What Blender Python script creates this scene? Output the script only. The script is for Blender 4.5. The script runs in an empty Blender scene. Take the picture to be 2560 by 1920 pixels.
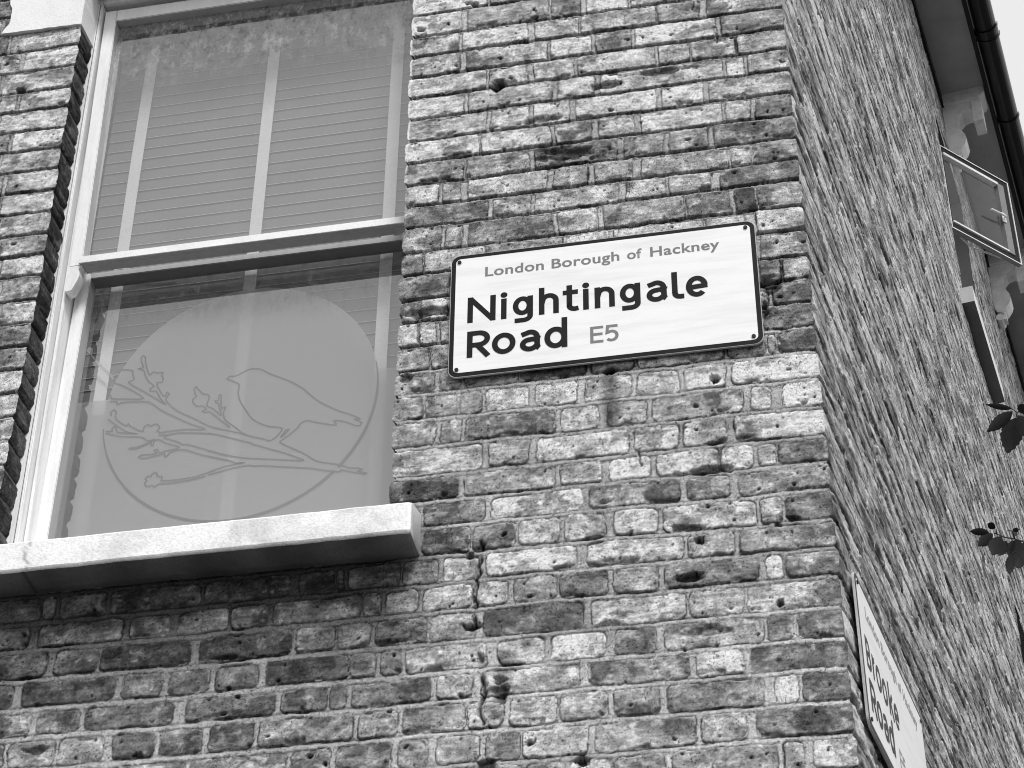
import bpy, bmesh, math, random
import numpy as np
from mathutils import Matrix, Vector

# ------------------------------------------------------------------ camera, sky, sun, exposure
scene = bpy.context.scene
COL = scene.collection
R3 = [[0.98082, 0.19479, 0.00758], [-0.10891, 0.57985, -0.80741], [-0.16167, 0.7911, 0.58994]]
cam_data = bpy.data.cameras.new('camera')
cam = bpy.data.objects.new('camera', cam_data)
COL.objects.link(cam)
cam_data.sensor_fit = 'HORIZONTAL'
cam_data.sensor_width = 36.0
cam_data.lens = 72.13
cam_data.clip_start = 0.05
cam_data.clip_end = 500.0
right, down, fwd = [Vector(r) for r in R3]
m = Matrix((right, -down, -fwd)).transposed().to_4x4()
m.translation = Vector((0.0685, -4.0, 1.6))
cam.matrix_world = m
scene.camera = cam

SUN_EL, SUN_AZ = math.radians(52), math.radians(155)      # azimuth clockwise from +Y
sun_dir = Vector((math.sin(SUN_AZ) * math.cos(SUN_EL), math.cos(SUN_AZ) * math.cos(SUN_EL), math.sin(SUN_EL)))
world = bpy.data.worlds.new('World')
scene.world = world
world.use_nodes = True
wn = world.node_tree
for n in list(wn.nodes):
    wn.nodes.remove(n)
sky = wn.nodes.new('ShaderNodeTexSky')
sky.sky_type = 'NISHITA'
sky.sun_disc = False
sky.sun_elevation = SUN_EL
sky.sun_rotation = SUN_AZ
sky.air_density = 1.0
sky.dust_density = 1.5
sky.ozone_density = 1.0
bw = wn.nodes.new('ShaderNodeRGBToBW')          # a black and white photograph: the sky gives grey light
bg = wn.nodes.new('ShaderNodeBackground')
bg.inputs['Strength'].default_value = 0.12
cloud = wn.nodes.new('ShaderNodeMath')          # even cloud cover added to the clear sky
cloud.operation = 'MULTIPLY_ADD'
cloud.inputs[1].default_value = 0.45
cloud.inputs[2].default_value = 5.7
wo = wn.nodes.new('ShaderNodeOutputWorld')
wn.links.new(sky.outputs[0], bw.inputs[0])
wn.links.new(bw.outputs[0], cloud.inputs[0])
wn.links.new(cloud.outputs[0], bg.inputs['Color'])
wn.links.new(bg.outputs[0], wo.inputs['Surface'])
sd = bpy.data.lights.new('sun', 'SUN')
sd.energy = 2.5
sd.angle = math.radians(14)
so = bpy.data.objects.new('sun', sd)
COL.objects.link(so)
so.rotation_euler = sun_dir.to_track_quat('Z', 'Y').to_euler()
vs = scene.view_settings
vs.view_transform = 'Standard'
vs.look = 'None'
vs.exposure = 0.15
vs.gamma = 1.0
scene.cycles.filter_width = 1.05
scene.cycles.max_bounces = 8
scene.cycles.transparent_max_bounces = 12

DEL = 0.1581576
nB = np.array([math.cos(DEL), -math.sin(DEL), 0.0])     # outward normal of the side wall
tB = np.array([math.sin(DEL), math.cos(DEL), 0.0])      # along the side wall, away from the corner
UP = np.array([0.0, 0.0, 1.0])
EX = np.array([1.0, 0.0, 0.0]); EY = np.array([0.0, 1.0, 0.0])
rng = np.random.RandomState(7)
random.seed(5)

def pB(t, n, z):
    return Vector((t * tB[0] + n * nB[0], t * tB[1] + n * nB[1], z))

# ------------------------------------------------------------------ naming helpers
def tag(o, label=None, cat=None, group=None, kind=None):
    for k, v in (('label', label), ('category', cat), ('group', group), ('kind', kind)):
        if v:
            o[k] = v
    return o

def empty(name, loc, parent=None, **kw):
    o = bpy.data.objects.new(name, None)
    COL.objects.link(o)
    o.location = loc
    if parent is not None:
        o.parent = parent
        o.matrix_parent_inverse = Matrix.Identity(4)
    bpy.context.view_layer.update()
    return tag(o, **kw)

def obj_mesh(name, me, mat, parent=None, **kw):
    o = bpy.data.objects.new(name, me)
    COL.objects.link(o)
    if mat is not None:
        me.materials.append(mat)
    if parent is not None:
        o.parent = parent
        o.matrix_parent_inverse = world_of(parent).inverted()
    return tag(o, **kw)

def world_of(o):
    mm = o.matrix_parent_inverse @ o.matrix_basis if o.parent else o.matrix_basis.copy()
    return world_of(o.parent) @ mm if o.parent else mm

def obj(name, bm, mat, parent=None, bevel=0.0, smooth=False, recalc=True, **kw):
    if bevel:
        es = [e for e in bm.edges if len(e.link_faces) == 2 and e.calc_face_angle(0) > 0.6]
        bmesh.ops.bevel(bm, geom=es, offset=bevel, segments=2, affect='EDGES', clamp_overlap=True)
    if recalc:
        bmesh.ops.recalc_face_normals(bm, faces=bm.faces)
    me = bpy.data.meshes.new(name)
    bm.to_mesh(me)
    bm.free()
    if smooth:
        me.polygons.foreach_set('use_smooth', [True] * len(me.polygons))
    return obj_mesh(name, me, mat, parent, **kw)

# ------------------------------------------------------------------ shape helpers
def box(bm, o, ax, ay, az, a0, a1, b0, b1, c0, c1):
    """box in the frame (ax, ay, az) at origin o"""
    o = Vector(o); ax, ay, az = Vector(ax), Vector(ay), Vector(az)
    vs_ = [bm.verts.new(o + ax * a + ay * b + az * c) for a in (a0, a1) for b in (b0, b1) for c in (c0, c1)]
    for f in ((0, 1, 3, 2), (4, 6, 7, 5), (0, 4, 5, 1), (2, 3, 7, 6), (0, 2, 6, 4), (1, 5, 7, 3)):
        bm.faces.new([vs_[i] for i in f])

def abox(bm, x0, x1, y0, y1, z0, z1):
    box(bm, (0, 0, 0), (1, 0, 0), (0, 1, 0), (0, 0, 1), x0, x1, y0, y1, z0, z1)

def bbox(bm, t0, t1, n0, n1, z0, z1):
    box(bm, (0, 0, 0), tB, nB, UP, t0, t1, n0, n1, z0, z1)

def prism(bm, pts, ext):
    """closed polygon of 3D points extruded by the vector ext"""
    ext = Vector(ext)
    a = [bm.verts.new(Vector(p)) for p in pts]
    b = [bm.verts.new(Vector(p) + ext) for p in pts]
    n = len(pts)
    bm.faces.new(a[::-1]); bm.faces.new(b)
    for i in range(n):
        j = (i + 1) % n
        bm.faces.new([a[i], a[j], b[j], b[i]])

def tube(bm, pts, r, seg=8, r1=None, cap=True):
    pts = [Vector(p) for p in pts]
    rings = []
    up = Vector((0.3, 0.2, 0.9)).normalized()
    for i, p in enumerate(pts):
        d = (pts[min(i + 1, len(pts) - 1)] - pts[max(i - 1, 0)]).normalized()
        a = d.cross(up).normalized(); b = d.cross(a)
        rr = r if r1 is None else r + (r1 - r) * i / max(1, len(pts) - 1)
        rings.append([bm.verts.new(p + (a * math.cos(2 * math.pi * k / seg) + b * math.sin(2 * math.pi * k / seg)) * rr) for k in range(seg)])
    for i in range(len(rings) - 1):
        for k in range(seg):
            bm.faces.new([rings[i][k], rings[i][(k + 1) % seg], rings[i + 1][(k + 1) % seg], rings[i + 1][k]])
    if cap:
        bm.faces.new(rings[0][::-1]); bm.faces.new(rings[-1])

# ------------------------------------------------------------------ numpy noise
_T = [np.random.RandomState(100 + i).rand(257, 257) for i in range(6)]
def vn(x, y, seed=0):
    t = _T[seed % 6]
    x = x + seed * 17.31; y = y + seed * 9.77
    xi = np.floor(x).astype(np.int64); yi = np.floor(y).astype(np.int64)
    fx = x - xi; fy = y - yi
    fx = fx * fx * (3 - 2 * fx); fy = fy * fy * (3 - 2 * fy)
    x0 = xi % 256; y0 = yi % 256; x1 = (xi + 1) % 256; y1 = (yi + 1) % 256
    a = t[x0, y0]; b = t[x1, y0]; c = t[x0, y1]; d = t[x1, y1]
    return (a + (b - a) * fx + (c - a) * fy + (a - b - c + d) * fx * fy) * 2 - 1
def fbm(x, y, octv, seed=0, gain=0.5):
    s = 0; amp = 1; tot = 0
    for i in range(octv):
        s = s + vn(x, y, seed + i) * amp
        tot += amp
        amp *= gain; x = x * 2.03 + 3.1; y = y * 2.03 + 1.7
    return s / tot
def sst(a, b, x):
    t = np.clip((x - a) / (b - a), 0, 1)
    return t * t * (3 - 2 * t)

# ------------------------------------------------------------------ materials
def new_mat(name):
    mt = bpy.data.materials.new(name)
    mt.use_nodes = True
    nt = mt.node_tree
    p = nt.nodes['Principled BSDF']
    return mt, nt, p
def N(nt, kind, **kw):
    n = nt.nodes.new(kind)
    for k, v in kw.items():
        if k in n.inputs:
            n.inputs[k].default_value = v
        else:
            setattr(n, k, v)
    return n
def noise_node(nt, scale, detail=4.0, rough=0.55, stretch=None):
    tc = N(nt, 'ShaderNodeTexCoord')
    src = tc.outputs['Object']
    if stretch:
        mp = N(nt, 'ShaderNodeMapping')
        mp.inputs['Scale'].default_value = stretch
        nt.links.new(src, mp.inputs['Vector']); src = mp.outputs[0]
    n = N(nt, 'ShaderNodeTexNoise', Scale=scale, Detail=detail, Roughness=rough)
    nt.links.new(src, n.inputs['Vector'])
    return n
def ramp(nt, fac, stops):
    r = N(nt, 'ShaderNodeValToRGB')
    el = r.color_ramp.elements
    while len(el) < len(stops):
        el.new(0.5)
    for e, (p, v) in zip(el, stops):
        e.position = p; e.color = (v, v, v, 1)
    nt.links.new(fac, r.inputs[0])
    return r
def mul(nt, a, b):
    mm = N(nt, 'ShaderNodeMath', operation='MULTIPLY')
    nt.links.new(a, mm.inputs[0]); nt.links.new(b, mm.inputs[1])
    return mm.outputs[0]

def brick_mat(name='stock_brick', st=None):
    mt, nt, p = new_mat(name)
    at = N(nt, 'ShaderNodeAttribute', attribute_name='alb')
    n1 = noise_node(nt, 420.0, 3.0, 0.7, st)
    r1 = ramp(nt, n1.outputs['Fac'], [(0.28, 0.35), (0.48, 1.0), (0.75, 1.6)])
    n2 = noise_node(nt, 95.0, 6.0, 0.75, st)
    r2 = ramp(nt, n2.outputs['Fac'], [(0.27, 0.2), (0.42, 0.9), (0.6, 1.15), (0.8, 1.7)])
    n3 = noise_node(nt, 230.0, 2.0, 0.5, st)
    r3 = ramp(nt, n3.outputs['Fac'], [(0.31, 0.10), (0.385, 1.0), (0.66, 1.0), (0.74, 1.4)])
    v = mul(nt, mul(nt, mul(nt, at.outputs['Fac'], r1.outputs[0]), r2.outputs[0]), r3.outputs[0])
    cl = N(nt, 'ShaderNodeMath', operation='MINIMUM')
    nt.links.new(v, cl.inputs[0]); cl.inputs[1].default_value = 0.8
    nt.links.new(cl.outputs[0], p.inputs['Base Color'])
    p.inputs['Roughness'].default_value = 0.9
    p.inputs['Specular IOR Level'].default_value = 0.08
    b = N(nt, 'ShaderNodeBump', Strength=0.65, Distance=0.0025)
    nt.links.new(n2.outputs['Fac'], b.inputs['Height'])
    nt.links.new(b.outputs[0], p.inputs['Normal'])
    return mt

def paint_mat(name, v, rough=0.55, dirt=0.25, scale=9.0, stretch=None, fine=0.12, bump=0.15, attr=False, spec=0.4):
    mt, nt, p = new_mat(name)
    n1 = noise_node(nt, scale, 6.0, 0.65, stretch)
    r1 = ramp(nt, n1.outputs['Fac'], [(0.3, v * (1 - dirt)), (0.55, v), (0.8, v * 1.04)])
    n2 = noise_node(nt, 160.0, 3.0, 0.6, stretch)
    r2 = ramp(nt, n2.outputs['Fac'], [(0.3, 1 - fine), (0.55, 1.0)])
    out = mul(nt, r1.outputs[0], r2.outputs[0])
    if attr:
        at = N(nt, 'ShaderNodeAttribute', attribute_name='alb')
        out = mul(nt, out, at.outputs['Fac'])
    nt.links.new(out, p.inputs['Base Color'])
    p.inputs['Roughness'].default_value = rough
    p.inputs['Specular IOR Level'].default_value = spec
    b = N(nt, 'ShaderNodeBump', Strength=bump, Distance=0.002)
    nt.links.new(n2.outputs['Fac'], b.inputs['Height'])
    nt.links.new(b.outputs[0], p.inputs['Normal'])
    return mt

def glass_mat(name, ior=2.4, dirt=0.0, zdirt=None):
    mt, nt, p = new_mat(name)
    nt.nodes.remove(p)
    out = nt.nodes['Material Output']
    tr = N(nt, 'ShaderNodeBsdfTransparent')
    tr.inputs['Color'].default_value = (0.96, 0.96, 0.96, 1)
    gl = N(nt, 'ShaderNodeBsdfGlossy', Roughness=0.02)
    gl.inputs['Color'].default_value = (1, 1, 1, 1)
    wv = noise_node(nt, 1.6, 2.0, 0.5)
    bp = N(nt, 'ShaderNodeBump', Strength=0.5, Distance=0.004)
    nt.links.new(wv.outputs['Fac'], bp.inputs['Height'])
    nt.links.new(bp.outputs[0], gl.inputs['Normal'])
    fr = N(nt, 'ShaderNodeFresnel', IOR=ior)
    ge = N(nt, 'ShaderNodeNewGeometry')                   # a thin sheet reflects alike on both faces
    mi = N(nt, 'ShaderNodeMapRange')
    nt.links.new(ge.outputs['Backfacing'], mi.inputs['Value'])
    mi.inputs['To Min'].default_value = ior; mi.inputs['To Max'].default_value = 1.0 / 1.0001
    nt.links.new(mi.outputs[0], fr.inputs['IOR'])
    mx = N(nt, 'ShaderNodeMixShader')
    nt.links.new(fr.outputs[0], mx.inputs[0]); nt.links.new(tr.outputs[0], mx.inputs[1]); nt.links.new(gl.outputs[0], mx.inputs[2])
    last = mx.outputs[0]
    if zdirt:
        z0, z1 = zdirt
        tc = N(nt, 'ShaderNodeTexCoord'); sp = N(nt, 'ShaderNodeSeparateXYZ')
        nt.links.new(tc.outputs['Object'], sp.inputs[0])
        wob = noise_node(nt, 6.0, 3.0, 0.6)
        ad = N(nt, 'ShaderNodeMath', operation='MULTIPLY_ADD')
        nt.links.new(wob.outputs['Fac'], ad.inputs[0]); ad.inputs[1].default_value = 0.35
        nt.links.new(sp.outputs['Z'], ad.inputs[2])
        mr = N(nt, 'ShaderNodeMapRange')
        nt.links.new(ad.outputs[0], mr.inputs['Value'])
        mr.inputs['From Min'].default_value = z0; mr.inputs['From Max'].default_value = z1
        sc = noise_node(nt, 55.0, 3.0, 0.7, (1.0, 1.0, 0.55))
        rr = ramp(nt, sc.outputs['Fac'], [(0.42, 0.0), (0.62, 1.0)])
        f = mul(nt, mr.outputs[0], rr.outputs[0])
        f2 = N(nt, 'ShaderNodeMath', operation='MULTIPLY'); nt.links.new(f, f2.inputs[0]); f2.inputs[1].default_value = 0.6
        df = N(nt, 'ShaderNodeBsdfDiffuse')
        bl2 = noise_node(nt, 48.0, 3.0, 0.6, (1.0, 1.0, 0.6))
        cr2 = ramp(nt, bl2.outputs['Fac'], [(0.40, 0.10), (0.60, 0.42)])
        nt.links.new(cr2.outputs[0], df.inputs['Color'])
        m2 = N(nt, 'ShaderNodeMixShader')
        nt.links.new(f2.outputs[0], m2.inputs[0]); nt.links.new(last, m2.inputs[1]); nt.links.new(df.outputs[0], m2.inputs[2])
        last = m2.outputs[0]
    dn = noise_node(nt, 3.0, 5.0, 0.7)
    dr = ramp(nt, dn.outputs['Fac'], [(0.35, 0.02), (0.75, 0.02 + dirt)])
    dd = N(nt, 'ShaderNodeBsdfDiffuse'); dd.inputs['Color'].default_value = (0.6, 0.6, 0.6, 1)
    m3 = N(nt, 'ShaderNodeMixShader')
    nt.links.new(dr.outputs[0], m3.inputs[0]); nt.links.new(last, m3.inputs[1]); nt.links.new(dd.outputs[0], m3.inputs[2])
    nt.links.new(m3.outputs[0], out.inputs['Surface'])
    return mt

def film_mat(name, alb, through):
    mt, nt, p = new_mat(name)
    nt.nodes.remove(p)
    out = nt.nodes['Material Output']
    df = N(nt, 'ShaderNodeBsdfDiffuse'); df.inputs['Color'].default_value = (alb, alb, alb, 1)
    rf = N(nt, 'ShaderNodeBsdfRefraction', Roughness=0.6, IOR=1.15)
    rf.inputs['Color'].default_value = (0.95, 0.95, 0.95, 1)
    mx = N(nt, 'ShaderNodeMixShader'); mx.inputs[0].default_value = through
    nt.links.new(df.outputs[0], mx.inputs[1]); nt.links.new(rf.outputs[0], mx.inputs[2])
    nt.links.new(mx.outputs[0], out.inputs['Surface'])
    return mt

M = dict(
    brick=brick_mat(),
    brick_side=brick_mat('stock_brick_side', (1.0, 0.3, 2.6)),
    stucco=paint_mat('white_stucco', 0.80, 0.7, 0.10, 6.0, None, 0.10, 0.5),
    sill=paint_mat('painted_sill', 0.88, 0.6, 0.36, 8.0, (1, 1, 1.2), 0.22, 0.5, attr=True),
    frame=paint_mat('painted_timber', 0.86, 0.4, 0.2, 14.0, (3, 3, 0.3), 0.12, 0.25),
    soffit=paint_mat('soffit_paint', 0.45, 0.7, 0.25, 3.5, None, 0.1, 0.3),
    bracket=paint_mat('bracket_paint', 0.86, 0.5, 0.22, 16.0, None, 0.1, 0.3),
    black=paint_mat('black_paint', 0.02, 0.35, 0.3, 9.0, spec=0.12),
    gutter=paint_mat('black_gutter', 0.018, 0.28, 0.3, 9.0, spec=0.25),
    rim=paint_mat('white_casement', 0.8, 0.3, 0.08, 9.0),
    gasket=paint_mat('dark_gasket', 0.03, 0.5, 0.2, 30.0, spec=0.05),
    jamb=paint_mat('dark_jamb', 0.11, 0.8, 0.3, 4.0, spec=0.1),
    frame_a=paint_mat('painted_sash', 0.86, 0.4, 0.12, 14.0, (3, 3, 0.4), 0.08, 0.25, attr=True),
    side_sill=paint_mat('side_sill_paint', 0.82, 0.5, 0.12, 9.0, None, 0.1, 0.3, attr=True),
    grey=paint_mat('grey_rebate', 0.22, 0.5, 0.2, 20.0),
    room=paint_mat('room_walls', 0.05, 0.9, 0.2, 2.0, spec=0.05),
    slat=paint_mat('blind_slat', 0.085, 0.6, 0.15, 4.0),
    tape=paint_mat('blind_tape', 0.50, 0.9, 0.06, 12.0),
    sliplip=paint_mat('slat_edge', 0.38, 0.5, 0.1, 5.0),
    plate=paint_mat('enamel_white', 0.84, 0.28, 0.12, 6.0, (0.7, 1, 7), 0.04, 0.02),
    black_e=paint_mat('enamel_black', 0.014, 0.45, 0.2, 9.0, None, 0.05, 0.02, spec=0.08),
    grey_e=paint_mat('enamel_grey', 0.21, 0.3, 0.08, 9.0, None, 0.05, 0.02, spec=0.1),
    metal=paint_mat('plate_edge', 0.5, 0.4, 0.3, 30.0, spec=0.2),
    screw=paint_mat('screw_head', 0.03, 0.4, 0.3, 60.0, spec=0.1),
    glass_up=glass_mat('window_glass', 2.5, 0.07, (6.06, 6.24)),
    glass=glass_mat('window_glass_clear', 2.5, 0.07, (5.2, 5.6)),
    glass_s=glass_mat('casement_glass', 1.35, 0.04),
    film=film_mat('frosted_film', 0.27, 0.38),
    line=film_mat('film_gap', 0.06, 0.2),
    leaf=paint_mat('leaf', 0.025, 0.5, 0.3, 40.0, spec=0.1),
    bark=paint_mat('bark', 0.08, 0.9, 0.5, 12.0, (1, 1, 0.2), 0.3, 0.8),
    slate=paint_mat('roof_slate', 0.09, 0.6, 0.4, 5.0),
    tarmac=paint_mat('asphalt', 0.045, 0.9, 0.3, 2.0),
    paving=paint_mat('paving', 0.05, 0.9, 0.3, 1.5),
)

# ------------------------------------------------------------------ brickwork data (read off the wall: mm along the wall, tone)
ROWS={0:"-1057,-832,8 -821,-520,6",
1:"-1053,-905,7 -887,-655,5 -647,-562,3.5 -545,-426,7 -418,-292,5.5 -257,-8,5",
2:"-1050,-909,5 -900,-713,7 -693,-569,6 -562,-352,6 -346,-227,4 -207,3,5",
3:"-1047,-904,6 -887,-656,6 -647,-533,7 -521,-422,4 -411,-186,7.5 -172,-3,4.5",
4:"-1044,-829,6.5 -822,-713,7 -695,-585,6.5 -574,-357,6.5 -346,-265,6 -260,-138,6.5 -132,0,5",
5:"-1041,-892,6.5 -879,-646,5.5 -631,-527,6.5 -510,-178,6 -167,-120,7 -109,0,5.5",
6:"-1049,-826,6 -814,-707,6.5 -694,-595,7 -579,-358,7 -343,-234,7 -218,-1,6",
7:"-1046,-846,7 -843,-650,7 -638,-538,5 -519,-423,5.5 -405,-188,7 -178,-112,5 -98,-3,3",
8:"-1043,-885,5 -880,-709,5 -695,-471,3.2 -452,-349,4.5 -333,-228,5 -212,0,4",
9:"-1046,-954,6 -942,-892,5 -874,-660,6.5 -643,-550,5.5 -532,-432,5 -407,-183,5.5 -175,-121,6 -116,-1,4.5",
10:"-1045,-821,4 -807,-702,5 -690,-469,6 -449,-346,5.5 -337,-228,5.5 -203,-4,4",
11:"-1042,-944,5.5 -933,-888,5 -870,-644,3.5 -632,-527,6 -511,-300,5 -296,-182,4 -167,-115,3 -111,-6,5",
12:"-1047,-991,4 -988,-823,6 -120,0,6",
13:"-1047,-917,4 -913,-746,5 -117,-2,5.5",
14:"-1048,-993,4.5 -990,-919,6 -121,-70,4 -66,-1,5",
15:"-1047,-993,6 -990,-946,6 -935,-819,5 -95,-3,3.5",
16:"-1047,-964,5.5 -960,-892,5 -120,-1,3",
17:"-1046,-949,5 -935,-881,4.5 -870,-733,5 -214,-167,4 -163,-122,5 -118,-97,6 -91,-2,3",
18:"-1078,-975,4.5 -971,-889,5.5 -880,-823,4.5 -814,-706,6.5 -689,-586,7.5 -567,-454,6 -440,-338,7 -324,-222,7 -207,-6,8",
19:"-1075,-940,5 -927,-876,6.5 -864,-641,3 -627,-535,6.5 -513,-419,5 -407,-184,5 -167,-120,6.5 -94,-7,8",
20:"-1071,-821,6 -806,-707,4.5 -687,-464,7 -450,-346,6 -333,-230,5.5 -210,-2,7",
21:"-1067,-878,2.2 -863,-642,5 -630,-532,5.5 -515,-414,8 -399,-255,7 -251,-172,7 -160,-118,6 -112,2,3.5",
22:"-963,-812,3.5 -798,-579,7 -564,-345,4.5 -329,-230,5 -210,0,4",
23:"-961,-844,3.5 -838,-738,4.5 -729,-631,6.5 -619,-523,6 -504,-403,7.5 -390,-174,7 -165,-115,6 -109,1,3",
24:"-2029,-1903,3 -1853,-1738,3 -1726,-1498,2.5 -1488,-1280,2 -1256,-1170,2.2 -1137,-1013,3 -1006,-923,3.5 -910,-823,6.5 -805,-591,7 -568,-345,6.5 -335,-229,5.5 -217,-3,4",
25:"-2016,-1922,3 -1899,-1687,3.5 -1668,-1569,4.5 -1547,-1424,4 -1420,-1328,3 -1314,-1103,4 -1044,-968,4.5 -956,-842,6.5 -838,-754,6 -740,-640,5 -635,-521,4 -508,-404,5.5 -391,-177,3.5 -160,-123,8 -118,2,5",
26:"-2003,-1867,3 -1845,-1738,3 -1731,-1509,1.4 -1487,-1265,2 -1254,-1163,4 -1064,-941,3.3 -932,-828,5 -810,-581,2.2 -564,-346,5.5 -338,-214,5.5 -206,3,5.5",
27:"-1990,-1934,3 -1913,-1683,2.5 -1666,-1571,3.5 -1553,-1454,3.5 -1440,-1337,3.5 -1319,-1124,3 -1046,-998,3.5 -986,-802,6 -776,-672,5 -655,-532,8 -512,-416,5 -396,-176,6 -167,-112,5 -105,2,4",
28:"-1978,-1881,6 -1864,-1761,4.5 -1746,-1533,4 -1505,-1292,3.5 -1277,-1171,3.5 -1114,-926,4 -913,-835,6 -814,-589,6 -569,-344,4 -328,-226,7.5 -211,6,3.5",
29:"-1923,-1812,5 -1801,-1695,5 -1673,-1571,3 -1560,-1458,4 -1441,-1336,3 -1324,-1103,5 -1092,-1003,5.5 -992,-849,5 -844,-764,5.5 -749,-639,6 -635,-532,5 -517,-416,4 -399,-186,4 -161,-110,7 -101,4,2.5",
30:"-1479,-1256,5 -1244,-1153,5 -1140,-1014,4 -998,-931,5 -912,-813,6 -798,-722,4 -719,-575,7 -561,-336,5 -325,-229,5 -209,5,3.5",
31:"-1173,-935,5 -902,-717,5 -711,-628,5 -614,-522,7 -517,-407,5 -392,-170,5 -156,-113,6 -94,3,7"}
LROWS={-1:"-2300,-2079,6",
0:"-2320,-2262,5 -2245,-2076,7",
1:"-2298,-2075,6",
2:"-2292,-2241,6 -2229,-2074,6.5",
3:"-2279,-2071,6",
4:"-2295,-2242,4 -2230,-2072,7",
5:"-2252,-2067,5.5",
6:"-2262,-2235,5 -2222,-2067,6",
7:"-2225,-2065,6.5",
8:"-2212,-2066,6",
9:"-2199,-2061,5.5",
10:"-2187,-2061,7",
11:"-2173,-2061,5",
12:"-2160,-2063,6"}
BEDS=[6.1,6.018,5.934,5.845,5.766,5.684,5.605,5.525,5.441,5.362,5.281,5.203,5.129,5.043,4.965,4.884,4.81,4.733,4.655,4.581,4.501,4.42,4.336,4.261,4.187,4.105,4.03,3.955,3.875,3.798,3.725,3.645,3.565,3.485,3.405,3.325]  # bed joint heights, course -2 downwards
STROKES=['-1557,4825 -1550,4833 -1533,4832 -1516,4840 -1496,4849 -1479,4849 -1461,4843 -1436,4826 -1404,4808 -1371,4788 -1341,4764 -1316,4737 -1291,4714 -1247,4684 -1208,4664 -1181,4647 -1196,4648 -1176,4634 -1181,4626 -1192,4627 -1216,4641 -1235,4648 -1251,4650 -1244,4636 -1263,4640 -1298,4651 -1324,4660 -1341,4653 -1347,4642 -1368,4622 -1384,4609 -1391,4599 -1351,4573 -1322,4554 -1293,4531 -1267,4521 -1227,4510 -1204,4498 -1176,4493 -1167,4488 -1180,4485 -1156,4476 -1161,4473 -1185,4481 -1226,4495', '-1557,4825 -1533,4812 -1520,4801 -1521,4781 -1518,4761 -1508,4737 -1493,4713 -1477,4688 -1452,4668 -1427,4655 -1410,4651 -1390,4643 -1397,4628 -1408,4616 -1421,4609 -1438,4616 -1489,4637 -1515,4660 -1544,4686 -1552,4698 -1556,4715 -1553,4726 -1552,4733 -1558,4732 -1561,4727 -1565,4744 -1567,4762 -1567,4773 -1571,4776 -1574,4771 -1574,4757 -1582,4757 -1580,4751 -1573,4748 -1569,4734 -1560,4706', '-1392,4615 -1379,4638 -1371,4639 -1382,4624 -1392,4615', '-1592,4655 -1565,4646 -1531,4632 -1489,4615 -1472,4609 -1465,4603 -1446,4595 -1426,4586 -1378,4565 -1349,4550 -1325,4535 -1372,4543 -1442,4555 -1490,4564 -1531,4577 -1587,4598', '-1585,4581 -1531,4562 -1505,4549 -1484,4549 -1504,4547 -1539,4542 -1580,4530', '-1579,4521 -1529,4532 -1490,4538 -1469,4538 -1454,4534 -1436,4533 -1370,4521 -1300,4508 -1279,4501 -1235,4490 -1224,4489 -1223,4493', '-1487,4636 -1509,4645 -1547,4659 -1591,4677 -1637,4708 -1682,4736 -1709,4761 -1722,4782 -1714,4797 -1721,4804 -1725,4792 -1731,4793 -1752,4830 -1753,4840 -1739,4840 -1738,4854 -1743,4861 -1740,4872 -1757,4873 -1768,4878 -1777,4869 -1786,4886 -1795,4917 -1797,4932 -1804,4938 -1809,4932 -1805,4915 -1799,4896 -1813,4895 -1797,4887 -1789,4867 -1778,4847 -1769,4839 -1761,4828 -1771,4822 -1768,4813 -1752,4811 -1739,4787 -1720,4763 -1749,4786 -1794,4820 -1835,4851 -1821,4859 -1827,4879 -1827,4889 -1847,4896 -1861,4897 -1874,4889', '-1880,4864 -1872,4853 -1860,4848 -1834,4832 -1786,4793 -1835,4797 -1876,4804 -1881,4817', '-1881,4795 -1861,4791 -1857,4781 -1847,4787 -1800,4783 -1767,4777 -1729,4745 -1686,4717 -1643,4690 -1601,4668 -1649,4674 -1681,4675 -1726,4674 -1735,4680 -1729,4689 -1737,4702 -1745,4703 -1753,4698 -1764,4704 -1774,4695 -1774,4684 -1789,4690 -1813,4706 -1819,4714 -1822,4709 -1835,4715 -1857,4737 -1857,4755 -1866,4765 -1874,4758 -1870,4746', '-1878,4736 -1845,4707 -1816,4686 -1790,4678 -1834,4687 -1848,4692 -1851,4705 -1859,4710 -1863,4703 -1861,4695 -1879,4697', '-1878,4691 -1836,4675 -1778,4666 -1758,4652 -1737,4654 -1770,4639 -1788,4635 -1808,4634 -1803,4631 -1782,4631 -1747,4645 -1747,4637 -1741,4635 -1739,4647 -1726,4651 -1703,4636 -1667,4619 -1701,4613 -1720,4609 -1728,4620 -1736,4619 -1729,4607 -1769,4608 -1777,4603 -1762,4596 -1736,4599 -1705,4603 -1704,4594 -1698,4595 -1693,4604 -1674,4611 -1647,4608 -1606,4589 -1530,4560', '-1729,4666 -1705,4663 -1713,4656 -1677,4639 -1660,4628 -1641,4624 -1594,4603 -1531,4575', '-1705,4663 -1680,4666 -1653,4664 -1599,4655 -1581,4651', '-1706,4519 -1704,4531 -1718,4535 -1719,4544 -1726,4548 -1733,4543 -1735,4536 -1745,4538 -1750,4530 -1745,4524 -1750,4518 -1746,4507 -1736,4506 -1729,4508 -1722,4501 -1715,4508 -1710,4510 -1676,4509 -1624,4512 -1586,4519', '-1706,4519 -1664,4517 -1635,4519 -1612,4521 -1561,4534', '-1532,4664 -1564,4695 -1593,4722 -1609,4723 -1615,4728 -1605,4733 -1617,4746 -1631,4746 -1645,4762 -1645,4772 -1637,4777 -1642,4790 -1645,4806 -1641,4812 -1634,4802 -1618,4784 -1607,4782 -1600,4772 -1603,4757 -1604,4744 -1586,4732 -1561,4707']
BUD='-1973,4978 -1967,4989 -1954,4985 -1953,4959 -1919,4921 -1880,4877 -1882,4867 -1923,4912 -1958,4961'
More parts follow.
